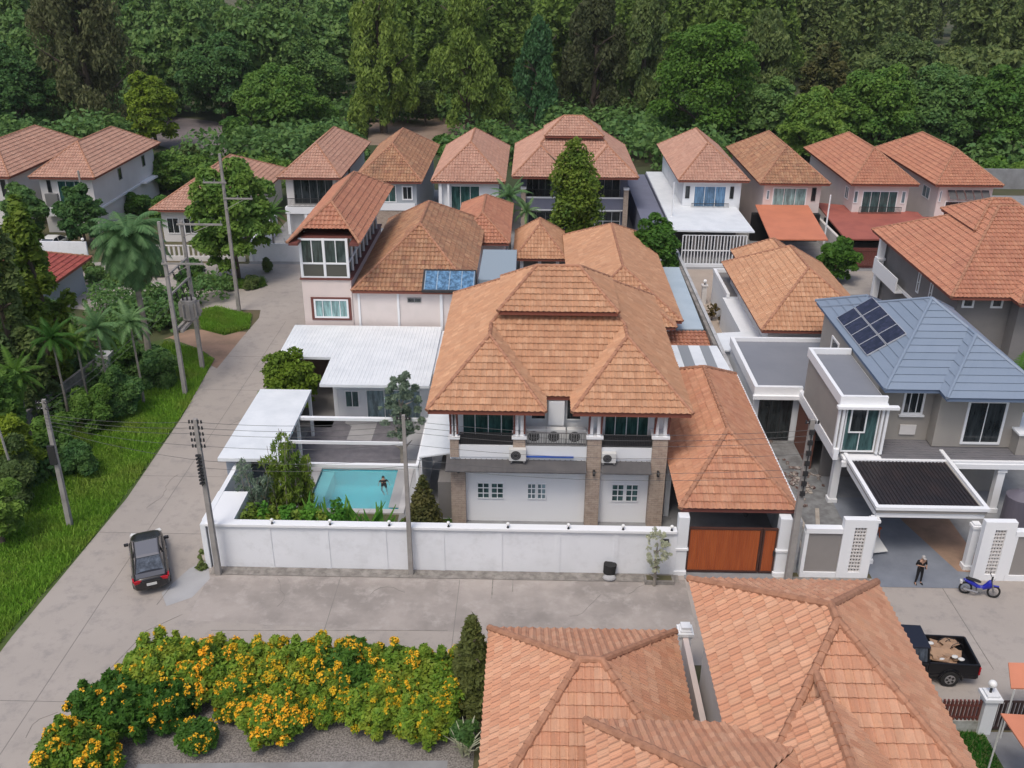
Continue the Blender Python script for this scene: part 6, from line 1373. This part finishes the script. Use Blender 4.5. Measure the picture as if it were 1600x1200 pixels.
# ---- grass
def grass(name, poly, n, h, leaf, lab, seed=1, wd=.035):
    r = np.random.default_rng(seed); P_ = np.array(poly); lo, hi = P_.min(0), P_.max(0); pts = r.uniform(lo, hi, (n*3,2))
    ins = np.zeros(len(pts), bool); j = len(P_)-1
    for i in range(len(P_)):
        a, b = P_[i], P_[j]; c = (a[1] > pts[:,1]) != (b[1] > pts[:,1]); xx = (b[0]-a[0])*(pts[:,1]-a[1])/(b[1]-a[1]+1e-9)+a[0]; ins ^= c & (pts[:,0] < xx); j = i
    pts = pts[ins][:n]; m = len(pts); a = r.uniform(0,6.28,m); nz = np.array([noise.noise((p[0]*.5,p[1]*.5,0)) for p in pts]); hh = h*r.uniform(.5,1.3,m)*(1+.7*nz)
    b = np.c_[pts, np.zeros(m)]; s = np.c_[np.cos(a), np.sin(a), np.zeros(m)]*wd*r.uniform(.7,1.5,m)[:,None]; t = np.c_[r.normal(size=m)*.35*hh, r.normal(size=m)*.35*hh, hh]
    V = np.stack([b-s, b+s, b+t+s*.3, b+t-s*.3],1).reshape(-1,3)
    return tag(link(name, quadmesh(name, V, leaf)), lab, 'grass', None, 'stuff')
grass('grass', [(-28.2,22),(-23.75,22),(-23.9,34),(-23.25,42),(-23.2,48),(-23.45,58),(-24.1,65.5),(-25.9,67.6),(-29,69),(-29.5,50)], 85000, .24, L_grass, 'long green grass on the verge left of the street',2)
grass('grass', [(-28.6,75.9),(-27.1,76.5),(-23.9,75.4),(-23.2,72.2),(-24.8,70.8),(-27,72)], 12000, .3, L_grass, 'grass on the small island below the tall crossarm pole',3)
grass('grass', [(-32.5,84),(-32.4,85.8),(-29,84.7),(-25.2,84.4),(-24.6,83),(-25.2,82),(-28.6,82.2)], 6000, .35, L_mid, 'weeds on the strip between the back street lanes',4)
grass('grass', [(14,15),(18.5,15),(18.5,29.3),(14,29.3)], 24000, .14, L_grass2, 'lawn in the bottom right garden',5,.025)
grass('grass', [(-8.1,40.1),(-4.1,40.1),(-4.1,44.3),(-6.9,44.3)], 5000, .12, L_grass2, 'lawn strip behind the white wall at the conical shrub',6,.025)
grass('grass', [(-46,126),(-30,126),(-30,138),(-40,140)], 5000, .4, L_grass2, 'small meadow behind the low house',7,.08)

# ================================================================== HAZE
hz = MB().box(-520,520,-75,715,-2.6,33).build('haze', bpy.data.materials.new('haze_air')); tag(hz, 'thin pale haze in the air', 'haze', None, 'stuff')
hm = hz.data.materials[0]; hm.use_nodes = True; hn = hm.node_tree; hn.nodes.remove(hn.nodes['Principled BSDF'])
pv = hn.nodes.new('ShaderNodeVolumePrincipled'); pv.inputs['Color'].default_value = (.90,.90,.88,1); pv.inputs['Density'].default_value = .00013; pv.inputs['Anisotropy'].default_value = .2
hn.links.new(pv.outputs[0], hn.nodes['Material Output'].inputs['Volume'])
